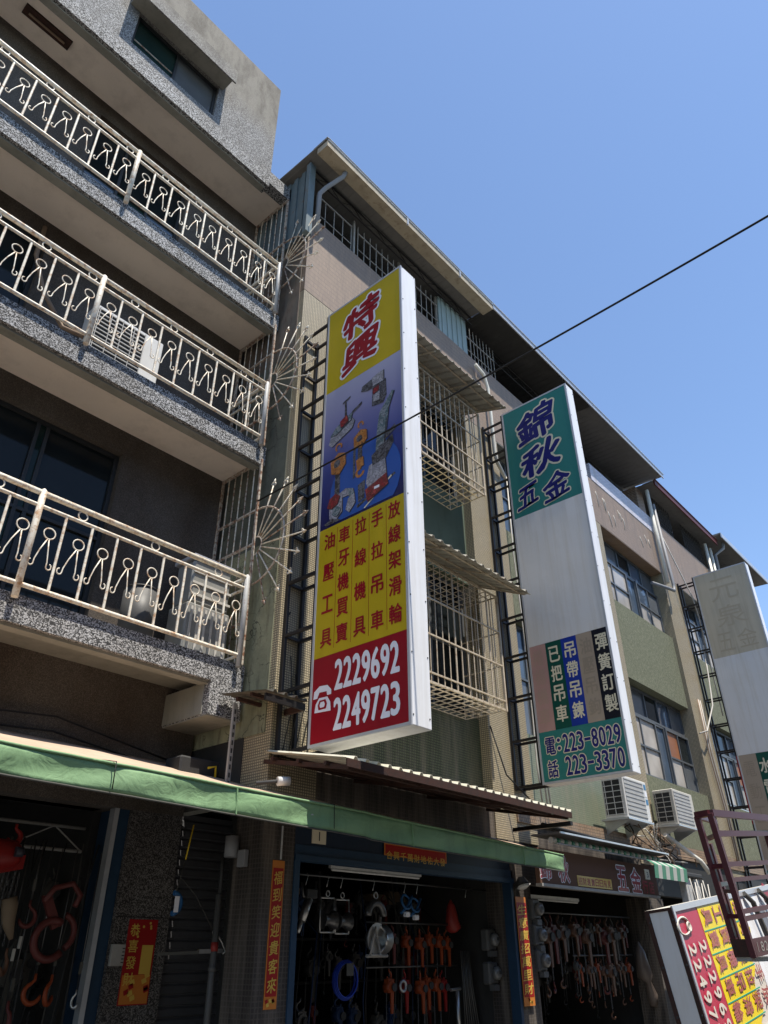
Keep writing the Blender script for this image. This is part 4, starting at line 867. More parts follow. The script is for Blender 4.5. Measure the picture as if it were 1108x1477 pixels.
# --- generic hardware goods
def curve_hook(mb, c, s_, r=.012, U=(1, 0, 0)):
    U = Vector(U); c = Vector(c); V = Vector((0, 0, 1))
    pts = [c+V*1.9*s_, c+V*1.25*s_]+arc(c, s_, 70, -170, 12, U, V); n = len(pts)
    mb.tube(pts, [r*.8, r*.9]+[r*(1.0+.5*math.sin(3.14*k/(n-3))) if k < n-3 else r*.5 for k in range(n-2)], 7); return mb
def chain(mb, p0, p1, n, r=.012, w_=.004):
    p0, p1 = Vector(p0), Vector(p1); d = (p1-p0)/n
    for k in range(n):
        c = p0+d*(k+.5); U = Vector((1, 0, 0)) if k % 2 else Vector((0, 1, 0)); V = d.normalized()
        mb.tube([c+U*r*.6*math.cos(a)+V*(d.length*.66)*math.sin(a) for a in [2*math.pi*j/6 for j in range(6)]], w_, 4, True)
    return mb
def lever_hoist(x, y, z, mat, label, group, s_=1.0, rot=0, cat='hoist'):
    h = thing('lever_hoist', (x, y, z-.45*s_), label, cat, group); a = rot
    U = Vector((math.cos(a), math.sin(a), 0))
    curve_hook(MB(), (x, y, z-.055*s_), .036*s_, .010*s_, U).build('top_hook', mat, h)
    bd = MB().tube([(x-.0*s_, y-.05*s_, z-.165*s_), (x, y+.05*s_, z-.165*s_)], .062*s_, 12).obox((x-.05*s_, y-.035*s_, z-.22*s_), (.10*s_, 0, 0), (0, .07*s_, 0), (0, 0, .13*s_)); bd.build('body', mat, h)
    MB().tube([(x+.02*s_, y-.06*s_, z-.17*s_), (x+.02*s_, y-.075*s_, z-.17*s_)], .04*s_, 10).build('hand_wheel', 'ac_dark', h)
    MB().prism([(x-.02*s_, y-.045*s_, z-.2*s_), (x+.035*s_, y-.045*s_, z-.2*s_), (x+.025*s_, y-.045*s_, z-.42*s_), (x-.01*s_, y-.045*s_, z-.42*s_)], (0, .018*s_, 0)).build('lever', mat, h)
    mb = MB(); chain(mb, (x-.045*s_, y, z-.22*s_), (x-.05*s_, y, z-.55*s_), 11, .010*s_, .003*s_); tag(mb.build('chain', 'cast_steel', h), kind='stuff')
    curve_hook(MB(), (x-.05*s_, y, z-.62*s_), .03*s_, .008*s_, U).build('bottom_hook', mat, h)
    return h
g1 = 'lever hoists hanging in the middle shop'
for k, x in enumerate((8.06, 8.38, 8.62, 8.86, 9.03, 9.24)): 
    dk = k == 0; lever_hoist(x, 7.0+.03*(k % 2), 1.90-.02*(k % 3), 'faded_red_iron' if dk else 'hoist_orange', f'{ordinal(k)} hoist from the left in the upper hanging row of the middle shop', g1, 1.0, .3*k)
for k, x in enumerate((7.95, 8.28, 8.55, 8.72, 8.88, 9.06)): 
    lever_hoist(x, 6.95+.04*(k % 2), 1.42-.015*(k % 3), 'hoist_red' if k in (1, 5) else 'hoist_orange', f'{ordinal(k)} hoist from the left in the lower hanging row of the middle shop', g1, 1.05, .3*k)
for z, nm_ in ((1.93, 'upper'), (1.45, 'lower')): tag(tube('hanging_rail', 'cast_steel', None, [(7.6, 7.02, z), (9.6, 7.02, z)], .012), f'thin steel hanging rail carrying the {nm_} row of orange hoists', 'rail')
rl_ = thing('hanging_rail', (7.5, 6.7, 2.34), 'ceiling rail just inside the middle shop with pulleys hung from it', 'rail'); tube('pipe', 'cast_steel', rl_, [(6.1, 6.72, 2.36), (9.8, 6.72, 2.36)], .012)
for x in (6.29, 6.62, 6.85, 7.41, 8.0, 8.25, 9.32): tube('s_hook', 'stainless', rl_, [(x, 6.72, 2.38), (x+.02, 6.72, 2.35), (x, 6.72, 2.30), (x-.015, 6.72, 2.25)], .005, 5)
for row_, (y_, z_, x_, n_, wd_) in enumerate(((7.6, 2.28, 6.35, 13, 'topmost back'), (7.7, 1.72, 6.3, 14, 'middle back'), (7.5, 1.12, 6.25, 13, 'lowest back'))):
    for k in range(n_):
        lever_hoist(x_+k*.25+random.uniform(-.06, .06), y_+random.uniform(-.12, .12), z_+random.uniform(-.08, .05), random.choice(('black_rubber', 'ac_dark', 'strap_grey', 'dim_red', 'dim_blue', 'cast_steel')), f'{ordinal(k)} dim tool from the left in the {wd_} row of the middle shop', 'dim stock at the back of the middle shop', random.uniform(.7, 1.35), random.uniform(0, 3))
for k in range(12):
    x = 6.2+random.random()*3.4; tl_ = thing('hanging_chain', (x, 7.2, .6), f'{ordinal(k)} thin dark rope or chain hanging in the gloom of the middle shop', 'chain', 'ropes in the middle shop'); tube('strand', ('black_rubber', 'strap_grey', 'dim_blue')[k % 3], tl_, [(x, 7.2+random.random(), 2.5), (x+.03, 7.2, 1.8), (x-.03, 7.2, 1.1), (x+random.uniform(-.1, .1), 7.25, .5)], random.uniform(.006, .013), 5)
# sheave frames
def sheave(x, z, label):
    p = thing('cable_roller', (x, 6.7, z-.36), label, 'pulley', 'pair of framed cable rollers'); w_ = .11
    mb = MB()
    for q in ((x-w_, z, x+w_, z), (x-w_, z-.34, x+w_, z-.34), (x-w_, z, x-w_, z-.34), (x+w_, z, x+w_, z-.34)): mb.tube([(q[0], 6.7, q[1]), (q[2], 6.7, q[3])], .011, 6)
    mb.build('frame', 'stainless', p); MB().tube([(x-.10, 6.7, z-.22), (x-.05, 6.7, z-.22), (x, 6.7, z-.22), (x+.05, 6.7, z-.22), (x+.10, 6.7, z-.22)], [.10, .065, .055, .065, .10], 16).build('roller', 'cast_steel', p)
    MB().tube(arc((x, 6.7, z+.045), .03, 0, 360, 10, (1, 0, 0), (0, 0, 1))[:-1], .007, 5, True).build('eye', 'stainless', p)
sheave(6.61, 2.14, 'left cable roller in a square steel frame hanging near the entrance'); sheave(6.85, 2.13, 'right cable roller in a square steel frame hanging near the entrance')
sn = thing('pulley_block', (7.5, 6.7, 1.6), 'large steel pulley block with wide sheave hanging right of the framed rollers', 'pulley')
MB().tube(arc((7.45, 6.72, 1.98), .14, 0, 180, 12, (1, 0, 0), (0, 0, 1)), .045, 8).build('upper_yoke', 'cast_steel', sn)
MB().tube([(7.42, 6.66, 1.74), (7.42, 6.70, 1.74), (7.52, 6.74, 1.74), (7.60, 6.78, 1.74)], [.17, .13, .12, .17], 20).build('sheave', 'stainless', sn)
mb = MB(); mb.tube([(7.27, 6.64, 1.58), (7.36, 6.64, 1.86), (7.45, 6.64, 1.58), (7.27, 6.64, 1.58)], .014, 6); mb.tube([(7.25, 6.68, 1.57), (7.68, 6.74, 1.57)], .018, 6); mb.tube([(7.6, 6.8, 1.57), (7.62, 6.8, 2.0)], .02, 6); mb.build('frame', 'bar_paint_grey', sn)
MB().tube(arc((7.45, 6.72, 2.2), .035, 0, 360, 10, (1, 0, 0), (0, 0, 1))[:-1], .01, 5, True).build('eye', 'stainless', sn)
cy = thing('hydraulic_cylinder', (6.25, 6.72, 1.8), 'tilted chrome hydraulic cylinder hanging beside the left door jamb', 'cylinder')
MB().tube([(6.32, 6.7, 2.12), (6.22, 6.7, 1.90)], .045, 14).build('barrel', 'stainless', cy); MB().tube([(6.22, 6.7, 1.90), (6.17, 6.7, 1.79)], .025, 10).build('rod', 'stainless', cy); MB().tube([(6.2, 6.7, 2.28), (6.23, 6.7, 2.14), (6.4, 6.7, 2.16), (6.42, 6.7, 2.3)], .016, 6).build('shackle', 'cast_steel', cy); box('valve', 'ac_dark', cy, (6.25, 6.66, 2.12), (6.42, 6.74, 2.22), .01)
wh = thing('hand_wheel', (6.12, 6.75, 1.4), 'thin orange rimmed wheel with spokes leaning by the left door jamb', 'wheel')
C0 = Vector((6.08, 6.78, 1.66)); UU = Vector((.55, .35, 0)).normalized()
MB().tube(arc(C0, .19, 0, 360, 22, UU, (0, 0, 1))[:-1], .009, 6, True).build('rim', 'hook_brown', wh)
for k in range(3): d = UU*math.cos(k*1.05+.4)+Vector((0, 0, 1))*math.sin(k*1.05+.4); bar('spoke', 'hook_brown', wh, C0-d*.19, C0+d*.19, .007)
co = thing('rope_coil', (7.04, 6.9, 1.1), 'coil of dark blue rope with a white label hanging low in the middle shop', 'rope')
mb = MB()
for k in range(5): mb.tube(arc((7.04+.006*k, 6.78+.02*k, 1.34), .17+.01*(k % 3), 0, 360, 18, (1, 0, 0), (0, 0, 1))[:-1], .010, 5, True)
mb.build('loops', 'print_blue', co); box('label', 'strap_grey', co, (6.99, 6.74, 1.38), (7.10, 6.75, 1.5))
for k, (x, z) in enumerate(((8.12, 2.16), (8.30, 2.13))):
    cp = thing('cable_grip', (x, 6.8, z-.1), f'{["left", "right"][k]} bright blue wire puller hanging from the shop ceiling rail', 'tool', 'blue wire pullers')
    MB().tube(arc((x, 6.8, z), .085, 20, 330, 12, (1, 0, 0), (0, .3, .95)), .014, 6).build('ring', 'tool_blue', cp); MB().tube([(x-.1, 6.8, z-.13), (x+.03, 6.8, z-.05), (x+.12, 6.8, z+.08)], .016, 6).build('handle', 'tool_blue', cp); box('jaw', 'print_white', cp, (x-.03, 6.77, z-.17), (x+.05, 6.83, z-.11), .01)
bg_ = thing('red_bag', (9.36, 7.0, 1.82), 'dark red plastic bag hanging from the shop ceiling', 'bag')
MB().tube([(9.34, 7, 2.24), (9.34, 7, 2.16), (9.35, 7, 2.0), (9.37, 7, 1.88), (9.38, 7, 1.84)], [.008, .06, .09, .11, .05], 9).build('bag_body', 'bag_red', bg_)
sf = thing('shelf', (8.6, 8.4, 1.0), 'dark metal shelving at the back of the middle shop', 'shelf')
for z in (1.25, 1.75, 2.2): box('board', 'ac_dark', sf, (6.3, 8.3, z), (9.7, 8.9, z+.03))
for x in (6.3, 8.0, 9.68): box('upright', 'ac_dark', sf, (x, 8.3, .14), (x+.04, 8.9, 2.6))
for k, (x, w_) in enumerate(((9.05, .35), (9.45, .42), (7.4, .4), (6.7, .3))): tag(box('carton', 'carton_tan', None, (x, 8.25, 2.231), (x+w_, 8.6, 2.36+.05*(k % 2)), .004), f'{["left of the pair of", "right of the pair of", "middle one of the scattered", "leftmost of the"][k]} small cardboard cartons on the top shelf', 'carton')
sp = thing('cable_straps', (9.5, 6.95, .8), 'bundle of grey steel strap ends hanging right of the orange hoists', 'straps')
for k in range(7): tube('strap', ('strap_grey', 'cast_steel')[k % 2], sp, [(9.45+.03*k, 6.95, 1.62), (9.44+.035*k, 6.93, 1.2), (9.43+.06*k, 6.92, .5)], .010, 5)
st_ = thing('steel_jack', (9.26, 6.9, .95), 'small chromed jack with a T head standing low among the hoists', 'tool'); tube('cylinder', 'stainless', st_, [(9.26, 6.9, .6), (9.26, 6.9, 1.17)], .03, 10); bar('head', 'stainless', st_, (9.12, 6.9, 1.18), (9.33, 6.9, 1.19), .02)
rw = thing('ring_shackle', (8.12, 6.9, 1.2), 'round chromed shackle hanging in the lower row beside the red hoist', 'tool'); MB().tube(arc((8.13, 6.88, 1.25), .055, 0, 360, 14, (1, 0, 0), (0, 0, 1))[:-1], .018, 7, True).build('ring', 'stainless', rw)
# tube lamps
def lampt(x0, x1, y, z, label):
    l = thing('tube_lamp', ((x0+x1)/2, y, z), label, 'lamp'); box('batten', 'tube_lamp_white', l, (x0, y-.02, z), (x1, y+.02, z+.045)); bar('tube', 'tube_lamp_white', l, (x0+.03, y, z-.015), (x1-.03, y, z-.015), .014)
lampt(6.55, 8.2, 6.62, 2.44, 'unlit white tube lamp hanging inside the middle shop entrance'); lampt(10.7, 12.2, 6.55, 2.30, 'unlit white tube lamp hanging inside the shop with the brown fascia')
# meters
def meter(x, y, z, label, face='-y'):
    m = thing('electricity_meter', (x, y, z-.12), label, 'meter', 'electricity meters')
    if face == '-y':
        box('housing', 'meter_grey', m, (x-.12, y, z-.13), (x+.10, y+.12, z+.13), .02); MB().tube([(x+.02, y, z), (x+.02, y-.06, z), (x+.02, y-.085, z)], [.085, .08, .04], 14).build('glass_cover', 'meter_glass', m); box('dial', 'ac_dark', m, (x-.01, y-.088, z-.01), (x+.05, y-.086, z+.03)); box('terminal_block', 'meter_grey', m, (x-.05, y-.02, z-.2), (x+.07, y+.06, z-.131))
    return m
for k, (z, x) in enumerate(((2.13, 10.38), (1.81, 10.40), (1.50, 10.42))): meter(x, 6.24, z, f'{["top", "middle", "bottom"][k]} round glass electricity meter on the pillar right of the banner')
for k, z in enumerate((1.75, 1.36)): 
    meter(9.72, 6.60, z, f'{["upper", "lower"][k]} round electricity meter inside the middle shop by its right jamb')
sl2 = thing('spot_lamp', (9.97, 6.2, 2.4), 'white dish lamp under the end of the green awning', 'lamp'); MB().tube([(9.97, 6.2, 2.52), (9.97, 6.2, 2.44), (9.97, 6.18, 2.40)], [.04, .10, .12], 14).build('shade', 'ac_dark', sl2); MB().tube([(9.97, 6.18, 2.40), (9.97, 6.17, 2.37)], [.11, .05], 14).build('bulb', 'tube_lamp_white', sl2)

# --- C ground floor
box('fascia_sign', 'header_brown', C, (10.12, 5.98, 2.44), (14.12, 6.05, 2.90)); box('fascia_rail', 'bar_paint_grey', C, (10.12, 5.96, 2.40), (14.12, 6.06, 2.439)); box('header_panel', 'dark_mosaic_tile', C, (10.30, 6.32, 2.45), (14.75, 6.5, 3.27))
box('tile_band', 'brown_wall_tile', C, (10.15, 6.27, 3.28), (14.75, 6.9, 3.455)); box('tile_band', 'brown_wall_tile', D, (14.75, 6.27, 3.20), (19.45, 6.9, 3.455)); box('tile_band', 'brown_wall_tile', E_, (19.45, 6.27, 3.20), (24.1, 6.9, 3.455)); box('tile_band', 'brown_wall_tile', F_, (24.1, 6.27, 3.2), (29, 6.9, 3.455))
text([('錦', 10.09+.04, 2.50, .30, .30), ('秋', 10.66, 2.49, .30, .33)], (0, 5.98, 0), (1, 0, 0), (0, 0, 1), 'print_white', C, .06, .002, 'lettering_outline'); text([('錦', 10.13, 2.50, .30, .30), ('秋', 10.66, 2.49, .30, .33), ('五', 12.56, 2.46, .36, .36), ('金', 13.08, 2.46, .36, .36), ('行', 13.50, 2.46, .2, .2), ('店', 13.75, 2.46, .2, .2)], (0, 5.98, 0), (1, 0, 0), (0, 0, 1), 'print_red', C, .03, .004)
text([('五', 12.56, 2.46, .36, .36), ('金', 13.08, 2.46, .36, .36)], (0, 5.98, 0), (1, 0, 0), (0, 0, 1), 'print_white', C, .07, .002, 'lettering_outline')
cbn = thing('fascia_banner', (11.76, 5.97, 2.45), 'gold paper banner with dark characters on the brown shop fascia', 'banner'); box('paper', 'print_gold', cbn, (11.2, 5.972, 2.455), (12.32, 5.979, 2.60)); text(row('招財進寶日日有見', 11.22, 2.475, .11, .10, .136), (0, 5.972, 0), (1, 0, 0), (0, 0, 1), 'couplet_red', cbn, .01, .002)
np2 = thing('number_plate', (13.75, 5.97, 2.56), 'small white number plate reading 3 above the brown shop fascia end', 'number plate'); box('plate', 'print_cream', np2, (13.66, 5.968, 2.68), (13.84, 5.979, 2.84)); text([('3', 13.72, 2.71, .06, .09)], (0, 5.968, 0), (1, 0, 0), (0, 0, 1), 'print_black', np2, .01, .003)
ra = thing('retracted_awning', (12, 5.85, 2.95), 'rolled up green and white striped awning above the brown shop fascia', 'awning')
for k in range(34): 
    x0 = 10.4+k*.11; MB().tube([(x0, 5.90, 3.02), (x0+.109, 5.90, 3.02)], .042, 10).build('rolled_stripe', ('stripe_white', 'stripe_green')[k % 2], ra)
bar('front_bar', 'bar_paint_grey', ra, (10.4, 5.80, 2.96), (14.1, 5.80, 2.96), .014); box('cover', 'meter_grey', ra, (10.35, 5.72, 3.085), (14.2, 6.2, 3.11)); bar('shade_plate_lip', 'galvanised', ra, (10.35, 5.71, 3.10), (14.2, 5.71, 3.10), .012, True); tube('drain', 'black_rubber', ra, [(10.3, 5.95, 3.22), (12, 6.0, 3.18), (14, 6.05, 3.16)], .035)  # top plate and lip added to shade the roll from the sun
sa = thing('striped_awning', (13.6, 5.5, 2.6), 'short green and white striped awning flap above the grey posts', 'awning')
for k in range(9):
    x0 = 12.85+k*.15; m = ('stripe_green', 'stripe_white')[k % 2]
    MB().obox((x0, 5.55, 2.90), (.149, 0, 0), (0, -.12, -.07), (0, .003, .004)).obox((x0, 5.43, 2.83), (.149, 0, 0), (.0, .02, -.20), (0, .004, 0)).build('stripe', m, sa)
gp_ = thing('steel_post', (14.5, 5.6, .12), 'pair of grey steel posts below the striped awning flap', 'post')
for x in (14.22, 14.62): box('post', 'grey_primer', gp_, (x, 5.5, .12), (x+.24, 5.62, 2.72), .008)
box('cap', 'ac_dark', gp_, (14.15, 5.45, 2.721), (14.95, 5.66, 2.80), .02)
for j in range(3): tube('cable', 'cable_white', gp_, [(14.3+.3*j, 5.45, 2.7), (14.35+.3*j, 5.42, 2.3), (14.5+.3*j, 5.45, 2.1), (14.52+.3*j, 5.45, 2.65)], .01, 5)
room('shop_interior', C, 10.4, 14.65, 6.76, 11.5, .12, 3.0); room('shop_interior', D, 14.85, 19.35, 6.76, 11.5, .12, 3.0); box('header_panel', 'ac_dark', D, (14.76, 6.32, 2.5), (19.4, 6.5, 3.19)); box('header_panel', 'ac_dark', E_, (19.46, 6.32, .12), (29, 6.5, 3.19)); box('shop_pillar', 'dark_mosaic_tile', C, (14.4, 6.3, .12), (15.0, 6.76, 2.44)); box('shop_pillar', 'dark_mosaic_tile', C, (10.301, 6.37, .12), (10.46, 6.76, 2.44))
box('shop_floor', 'interior_floor', C, (10.4, 6.4, .12), (14.4, 11.5, .135))
g2 = 'tools hanging in the shop with the brown fascia'
tag(tube('hanging_rail', 'cast_steel', None, [(10.6, 6.6, 2.12), (14.1, 6.6, 2.12)], .012), 'upper hanging rail of the shop with the brown fascia', 'rail'); tag(tube('hanging_rail', 'cast_steel', None, [(11.9, 6.6, 1.55), (14.0, 6.6, 1.55)], .012), 'lower hanging rail of the shop with the brown fascia', 'rail')
for k in range(16): 
    x = 10.75+k*.205+random.uniform(-.03, .03); lever_hoist(x, 6.6+.03*(k % 2), 2.10-.02*(k % 3), ('hook_brown', 'strap_grey', 'hook_brown', 'faded_red_iron')[k % 4], f'{ordinal(k)} tool from the left, upper rail, brown fascia shop', g2, random.uniform(.8, 1.7), random.uniform(0, 3))
for k in range(11):
    x = 11.95+k*.18+random.uniform(-.03, .03); lever_hoist(x, 6.6+.03*(k % 2), 1.53-.02*(k % 3), ('hook_brown', 'hoist_orange', 'hook_brown')[k % 3] if k else 'strap_grey', f'{ordinal(k)} tool from the left, lower rail, brown fascia shop', g2, random.uniform(.7, 1.3), random.uniform(0, 3))
pb = thing('plastic_bag', (14.2, 6.5, 1.0), 'long crumpled translucent plastic bag hanging at the right of the dark shop', 'bag')
MB().tube([(14.1, 6.5, 1.75), (14.12, 6.5, 1.6), (14.15, 6.5, 1.25), (14.25, 6.5, 1.15), (14.32, 6.5, .95), (14.33, 6.5, .8)], [.01, .08, .14, .05, .10, .06], 8).build('bag_body', 'bag_plastic', pb)

for row_, (y_, z_, n_, wd_) in enumerate(((7.6, 2.2, 14, 'upper back'), (7.6, 1.5, 14, 'lower back'))):
    for k in range(n_):
        lever_hoist(10.7+k*.27+random.uniform(-.08, .08), y_+random.uniform(-.1, .1), z_+random.uniform(-.1, .08), random.choice(('black_rubber', 'ac_dark', 'strap_grey', 'dim_red', 'cast_steel')), f'{ordinal(k)} dim tool from the left, {wd_} row, brown fascia shop', 'dim stock of the shop with the brown fascia', random.uniform(.8, 1.5), random.uniform(0, 3))
# --- A shop goods
lattice(A, -1, 4.3, AW+.5, 2.55, 2.78, 'bar_paint_grey', .45)
def big_hoist(x, y, z):
    h = thing('chain_hoist', (x, y, z-.8), 'bright red chain hoist with oval label hanging at the far left of the shop', 'hoist')
    curve_hook(MB(), (x+.05, y, z+.14), .06, .018).build('top_hook', 'hoist_red', h); MB().tube([(x-.2, y, z-.05), (x-.1, y, z-.02), (x+.08, y, z-.02), (x+.14, y, z-.02)], [.12, .14, .13, .08], 12).build('body', 'hoist_red', h)
    MB().tube([(x+.03, y-.145, z), (x+.10, y-.145, z)], .045, 10).build('label', 'print_dark', h); MB().obox((x-.12, y-.05, z-.2), (.3, 0, .07), (0, .1, 0), (0, 0, .12)).build('gear_case', 'hoist_red', h)
    mb = MB()
    for j in range(5): chain(mb, (x-.02+.05*j, y-.02*(j % 2), z-.15), (x+.06*j-.06, y, z-.75), 18, .012, .0035)
    tag(mb.build('chain', 'cast_steel', h), kind='stuff')
big_hoist(3.26, AW-.05, 2.42)
cl = thing('plate_clamp', (3.9, AW, 1.6), 'large dull red lifting clamp with angular jaw hanging left of the pillar', 'clamp')
y = AW-.04
MB().tube([(3.74, y, 2.03), (3.82, y, 2.15), (4.0, y, 2.2), (4.1, y, 2.1), (4.06, y, 2.0)], .028, 7).build('shackle', 'faded_red_iron', cl)
MB().prism([(3.72, y, 2.08), (3.80, y, 2.10), (3.96, y, 1.84), (3.88, y, 1.80)], (0, .04, 0)).build('arm', 'faded_red_iron', cl)
ar = arc((3.88, y, 1.72), .16, 60, 320, 14, (1, 0, 0), (0, 0, 1)); MB().tube(ar, [.035]*15, 8).build('jaw', 'faded_red_iron', cl); MB().tube(arc((3.98, y+.05, 1.78), .15, -60, 80, 8, (1, 0, 0), (0, 0, 1)), .03, 7).build('jaw', 'faded_red_iron', cl)
for k, (x, z, s_, m, lab) in enumerate(((3.62, 1.90, .075, 'faded_red_iron', 'large dull red hook hanging left of the red clamp'), (3.50, 1.52, .07, 'hook_brown', 'brown steel hook hanging below the pale bag'), (4.25, 1.22, .05, 'stainless', 'small bright steel hook hanging just left of the blue shutter guide'), (3.82, 1.30, .08, 'hoist_orange', 'left of the two orange hooks hanging low beside the pillar'), (3.98, 1.29, .08, 'hoist_orange', 'right of the two orange hooks hanging low beside the pillar'), (3.62, 1.10, .08, 'faded_red_iron', 'dull red hook lowest at the left edge'))):
    h = thing('crane_hook', (x, AW-.02, z-.1), lab, 'hook', 'crane hooks in the left shop'); curve_hook(MB(), (x, AW-.02, z), s_, s_*.2, (math.cos(k), .5*math.sin(k), 0)).build('hook_body', m, h); tube('sling', 'cast_steel', h, [(x, AW-.02, z+s_*1.9), (x+.02, AW, 2.5)], .006, 4); box('ferrule', 'strap_grey', h, (x-.012, AW-.03, z+.22), (x+.014, AW-.01, z+.32))
for k in range(14):
    lever_hoist(2.9+k*.105+random.uniform(-.04, .04), 8.3+random.uniform(-.2, .2), random.choice((2.3, 1.8, 1.35))+random.uniform(-.1, .1), random.choice(('black_rubber', 'ac_dark', 'strap_grey', 'dim_red', 'cast_steel')), f'{ordinal(k)} dim tool from the left at the back of the leftmost shop', 'dim stock of the leftmost shop', random.uniform(.9, 1.7), random.uniform(0, 3))
wb = thing('canvas_bag', (3.42, AW-.05, 1.75), 'pale canvas chain bag hanging under the red chain hoist', 'bag'); MB().tube([(3.40, AW-.05, 2.05), (3.42, AW-.05, 1.98), (3.44, AW-.05, 1.85), (3.5, AW-.05, 1.72)], [.07, .075, .06, .02], 8).build('bag_body', 'carton_tan', wb)
wr = thing('wire_slings', (3.9, 7.9, 1.0), 'cluster of thin black wire rope slings hanging in the left shop', 'slings')
for k in range(14):
    x = 3.35+random.random()*.95; r_ = tube('wire', ('black_rubber', 'ac_dark', 'strap_grey')[k % 3], wr, [(x+.05, 7.9, 2.6), (x+.02+random.uniform(-.05, .05), 7.88, 2.2), (x-.03, 7.86, 1.5), (x-.05+random.uniform(-.06, .06), 7.86, .7)], random.uniform(.004, .012), 5)
    if k % 3 == 0: box('ferrule', 'cable_white', r_, (x-.035, 7.845, 1.55+.1*(k % 4)), (x-.01, 7.86, 1.65+.1*(k % 4)))

# ================================================================ air conditioners over C, D shops
def wall_ac(x0, x1, y0, z0, z1, label, body, sticker):
    a = thing('air_conditioner', ((x0+x1)/2, y0+.25, z0), label, 'air conditioner', 'outdoor units on the row of shophouses')
    y1 = y0+.42; box('casing', body, a, (x0, y0, z0), (x1, y1, z1), .012)
    box('side_opening', 'ac_dark', a, (x0-.004, y0+.05, z0+.05), (x0-.001, y1-.03, z1-.05))
    for k in range(7): z = z0+.06+(z1-z0-.12)*k/6; bar('side_fin', body, a, (x0-.008, y0+.05, z), (x0-.008, y1-.03, z), .006, True)
    for k in range(3): y = y0+.06+.30*k/2; bar('side_fin', body, a, (x0-.010, y, z0+.05), (x0-.010, y, z1-.05), .005, True)
    fx = x1-.17; box('grille_panel', 'ac_grille', a, (x0+.03, y0-.006, z0+.04), (fx, y0-.001, z1-.04))
    for k in range(9): z = z0+.06+(z1-z0-.12)*k/8; bar('fin', 'bar_paint_grey', a, (x0+.03, y0-.009, z), (fx, y0-.009, z), .0035, True)
    if sticker:
        for k in range(3): box('sticker', ('print_white', 'sticker_blue')[k % 2 == 0], a, (fx+.05, y0-.004, z1-.14-.13*k), (x1-.03, y0-.001, z1-.05-.13*k))
    for x in (x0+.1, x1-.1): MB().prism([(x, y0+.02, z0-.03), (x, 6.28, z0-.03), (x, 6.28, z0-.24)], (.02, 0, 0)).build('bracket', 'galvanised', a)
    box('tray', 'galvanised', a, (x0-.03, y0-.02, z0-.03), (x1+.02, 6.28, z0-.002))
wall_ac(12.95, 13.92, 5.78, 3.60, 4.30, 'white outdoor air conditioner with blue stickers below the teal sign', 'ac_white', True)
wall_ac(15.22, 16.22, 5.80, 3.72, 4.38, 'cream outdoor air conditioner right of the one with blue stickers', 'ac_cream', False)
# tangled cables over the shop
cb = thing('cable_tangle', (14.8, 6.1, 3.0), 'tangle of brown and white cables below the air conditioners', 'cables')
for k in range(16):
    x = 13.6+random.random()*1.6; pts = [(x+random.uniform(-.1, .1), 6.15+random.uniform(-.08, .08), 3.65)]
    for j in range(6): pts.append((x+.25*j*random.uniform(.5, 1.3)-.3, 6.05+random.uniform(-.15, .15), 3.55-.10*j+random.uniform(-.12, .12)))
    tube('cable', ('cable_brown', 'cable_white', 'black_rubber', 'cable_brown')[k % 4], cb, pts, .011, 4)
pp = thing('drain_hose', (16, 6.0, 2.9), 'thick white drain hose sloping down over the brown tile band', 'pipe'); tube('hose', 'cream_pvc', pp, [(15.2, 6.1, 3.55), (15.9, 6.0, 3.3), (16.4, 5.95, 3.15), (16.6, 5.9, 2.95)], .045)
for k in range(4): tag(tube('facade_cable', ('cable_brown', 'cable_white')[k % 2], None, [(19.4+.06*k, 6.26, 7.2), (19.3+.08*k, 6.25, 5.8), (19.5+.07*k, 6.25, 4.6), (19.55+.06*k, 6.25, 3.3)], .012, 4), f'{ordinal(k)} thin cable from the left running down the tiled pillar before the faded sign', 'cable', 'cables on the tiled pillar')
tag(tube('facade_cable', 'cable_white', None, [(18.8, 6.2, 6.2), (19.1, 6.1, 6.3), (19.5, 5.95, 7.0), (19.9, 6.0, 7.9), (20.1, 6.0, 8.8)], .02, 5), 'pale twisted cable curving off the grey window onto the black sign frame', 'cable')
tag(tube('facade_cable', 'cable_white', None, [(19.2, 6.2, 12.2), (19.6, 6.1, 11.3), (20.0, 5.95, 10.2), (20.15, 5.95, 9.6), (20.3, 6.0, 8.0), (20.3, 6.0, 6.9)], .018, 5), 'pale cable crossing the pink parapet down to the faded sign frame', 'cable')
tag(tube('facade_cable', 'black_rubber', None, [(5.27, 6.6, 4.1), (5.27, 6.45, 4.4), (5.27, 6.34, 4.85), (5.4, 6.27, 5.15)], .010, 5), 'thin black cable climbing the mossy wall beside the yellow sign frame', 'cable')
# low wires over the left shop
tag(tube('facade_cable', 'black_rubber', None, [(0, 7.5, 3.55), (2.2, 7.45, 3.62), (3.2, 7.45, 3.3), (4.6, 7.4, 3.4), (5.2, 6.9, 3.25)], .014, 5), 'black cable sagging across the dark wall above the green awning', 'cable')
cam_l = thing('camera_lamp', (5.15, 5.9, 3.0), 'small white spotlight fixture sitting above the green awning by the alley', 'lamp'); tube('lamp_head', 'ac_white', cam_l, [(5.10, 5.95, 3.10), (5.22, 5.9, 3.11)], .045, 12); bar('stem', 'ac_dark', cam_l, (5.1, 5.96, 3.1), (4.95, 6.1, 3.08), .02)
db = thing('dark_machine', (4.9, 6.9, 3.0), 'dark grey box with yellow strap in the alley above the awning', 'box'); box('casing', 'ac_dark', db, (4.62, 7.0, 2.98), (5.15, 7.3, 3.45), .02); tube('strap', 'yellow_tape', db, [(4.95, 6.95, 3.35), (5.05, 6.95, 3.38), (5.05, 6.94, 3.24)], .014, 5)

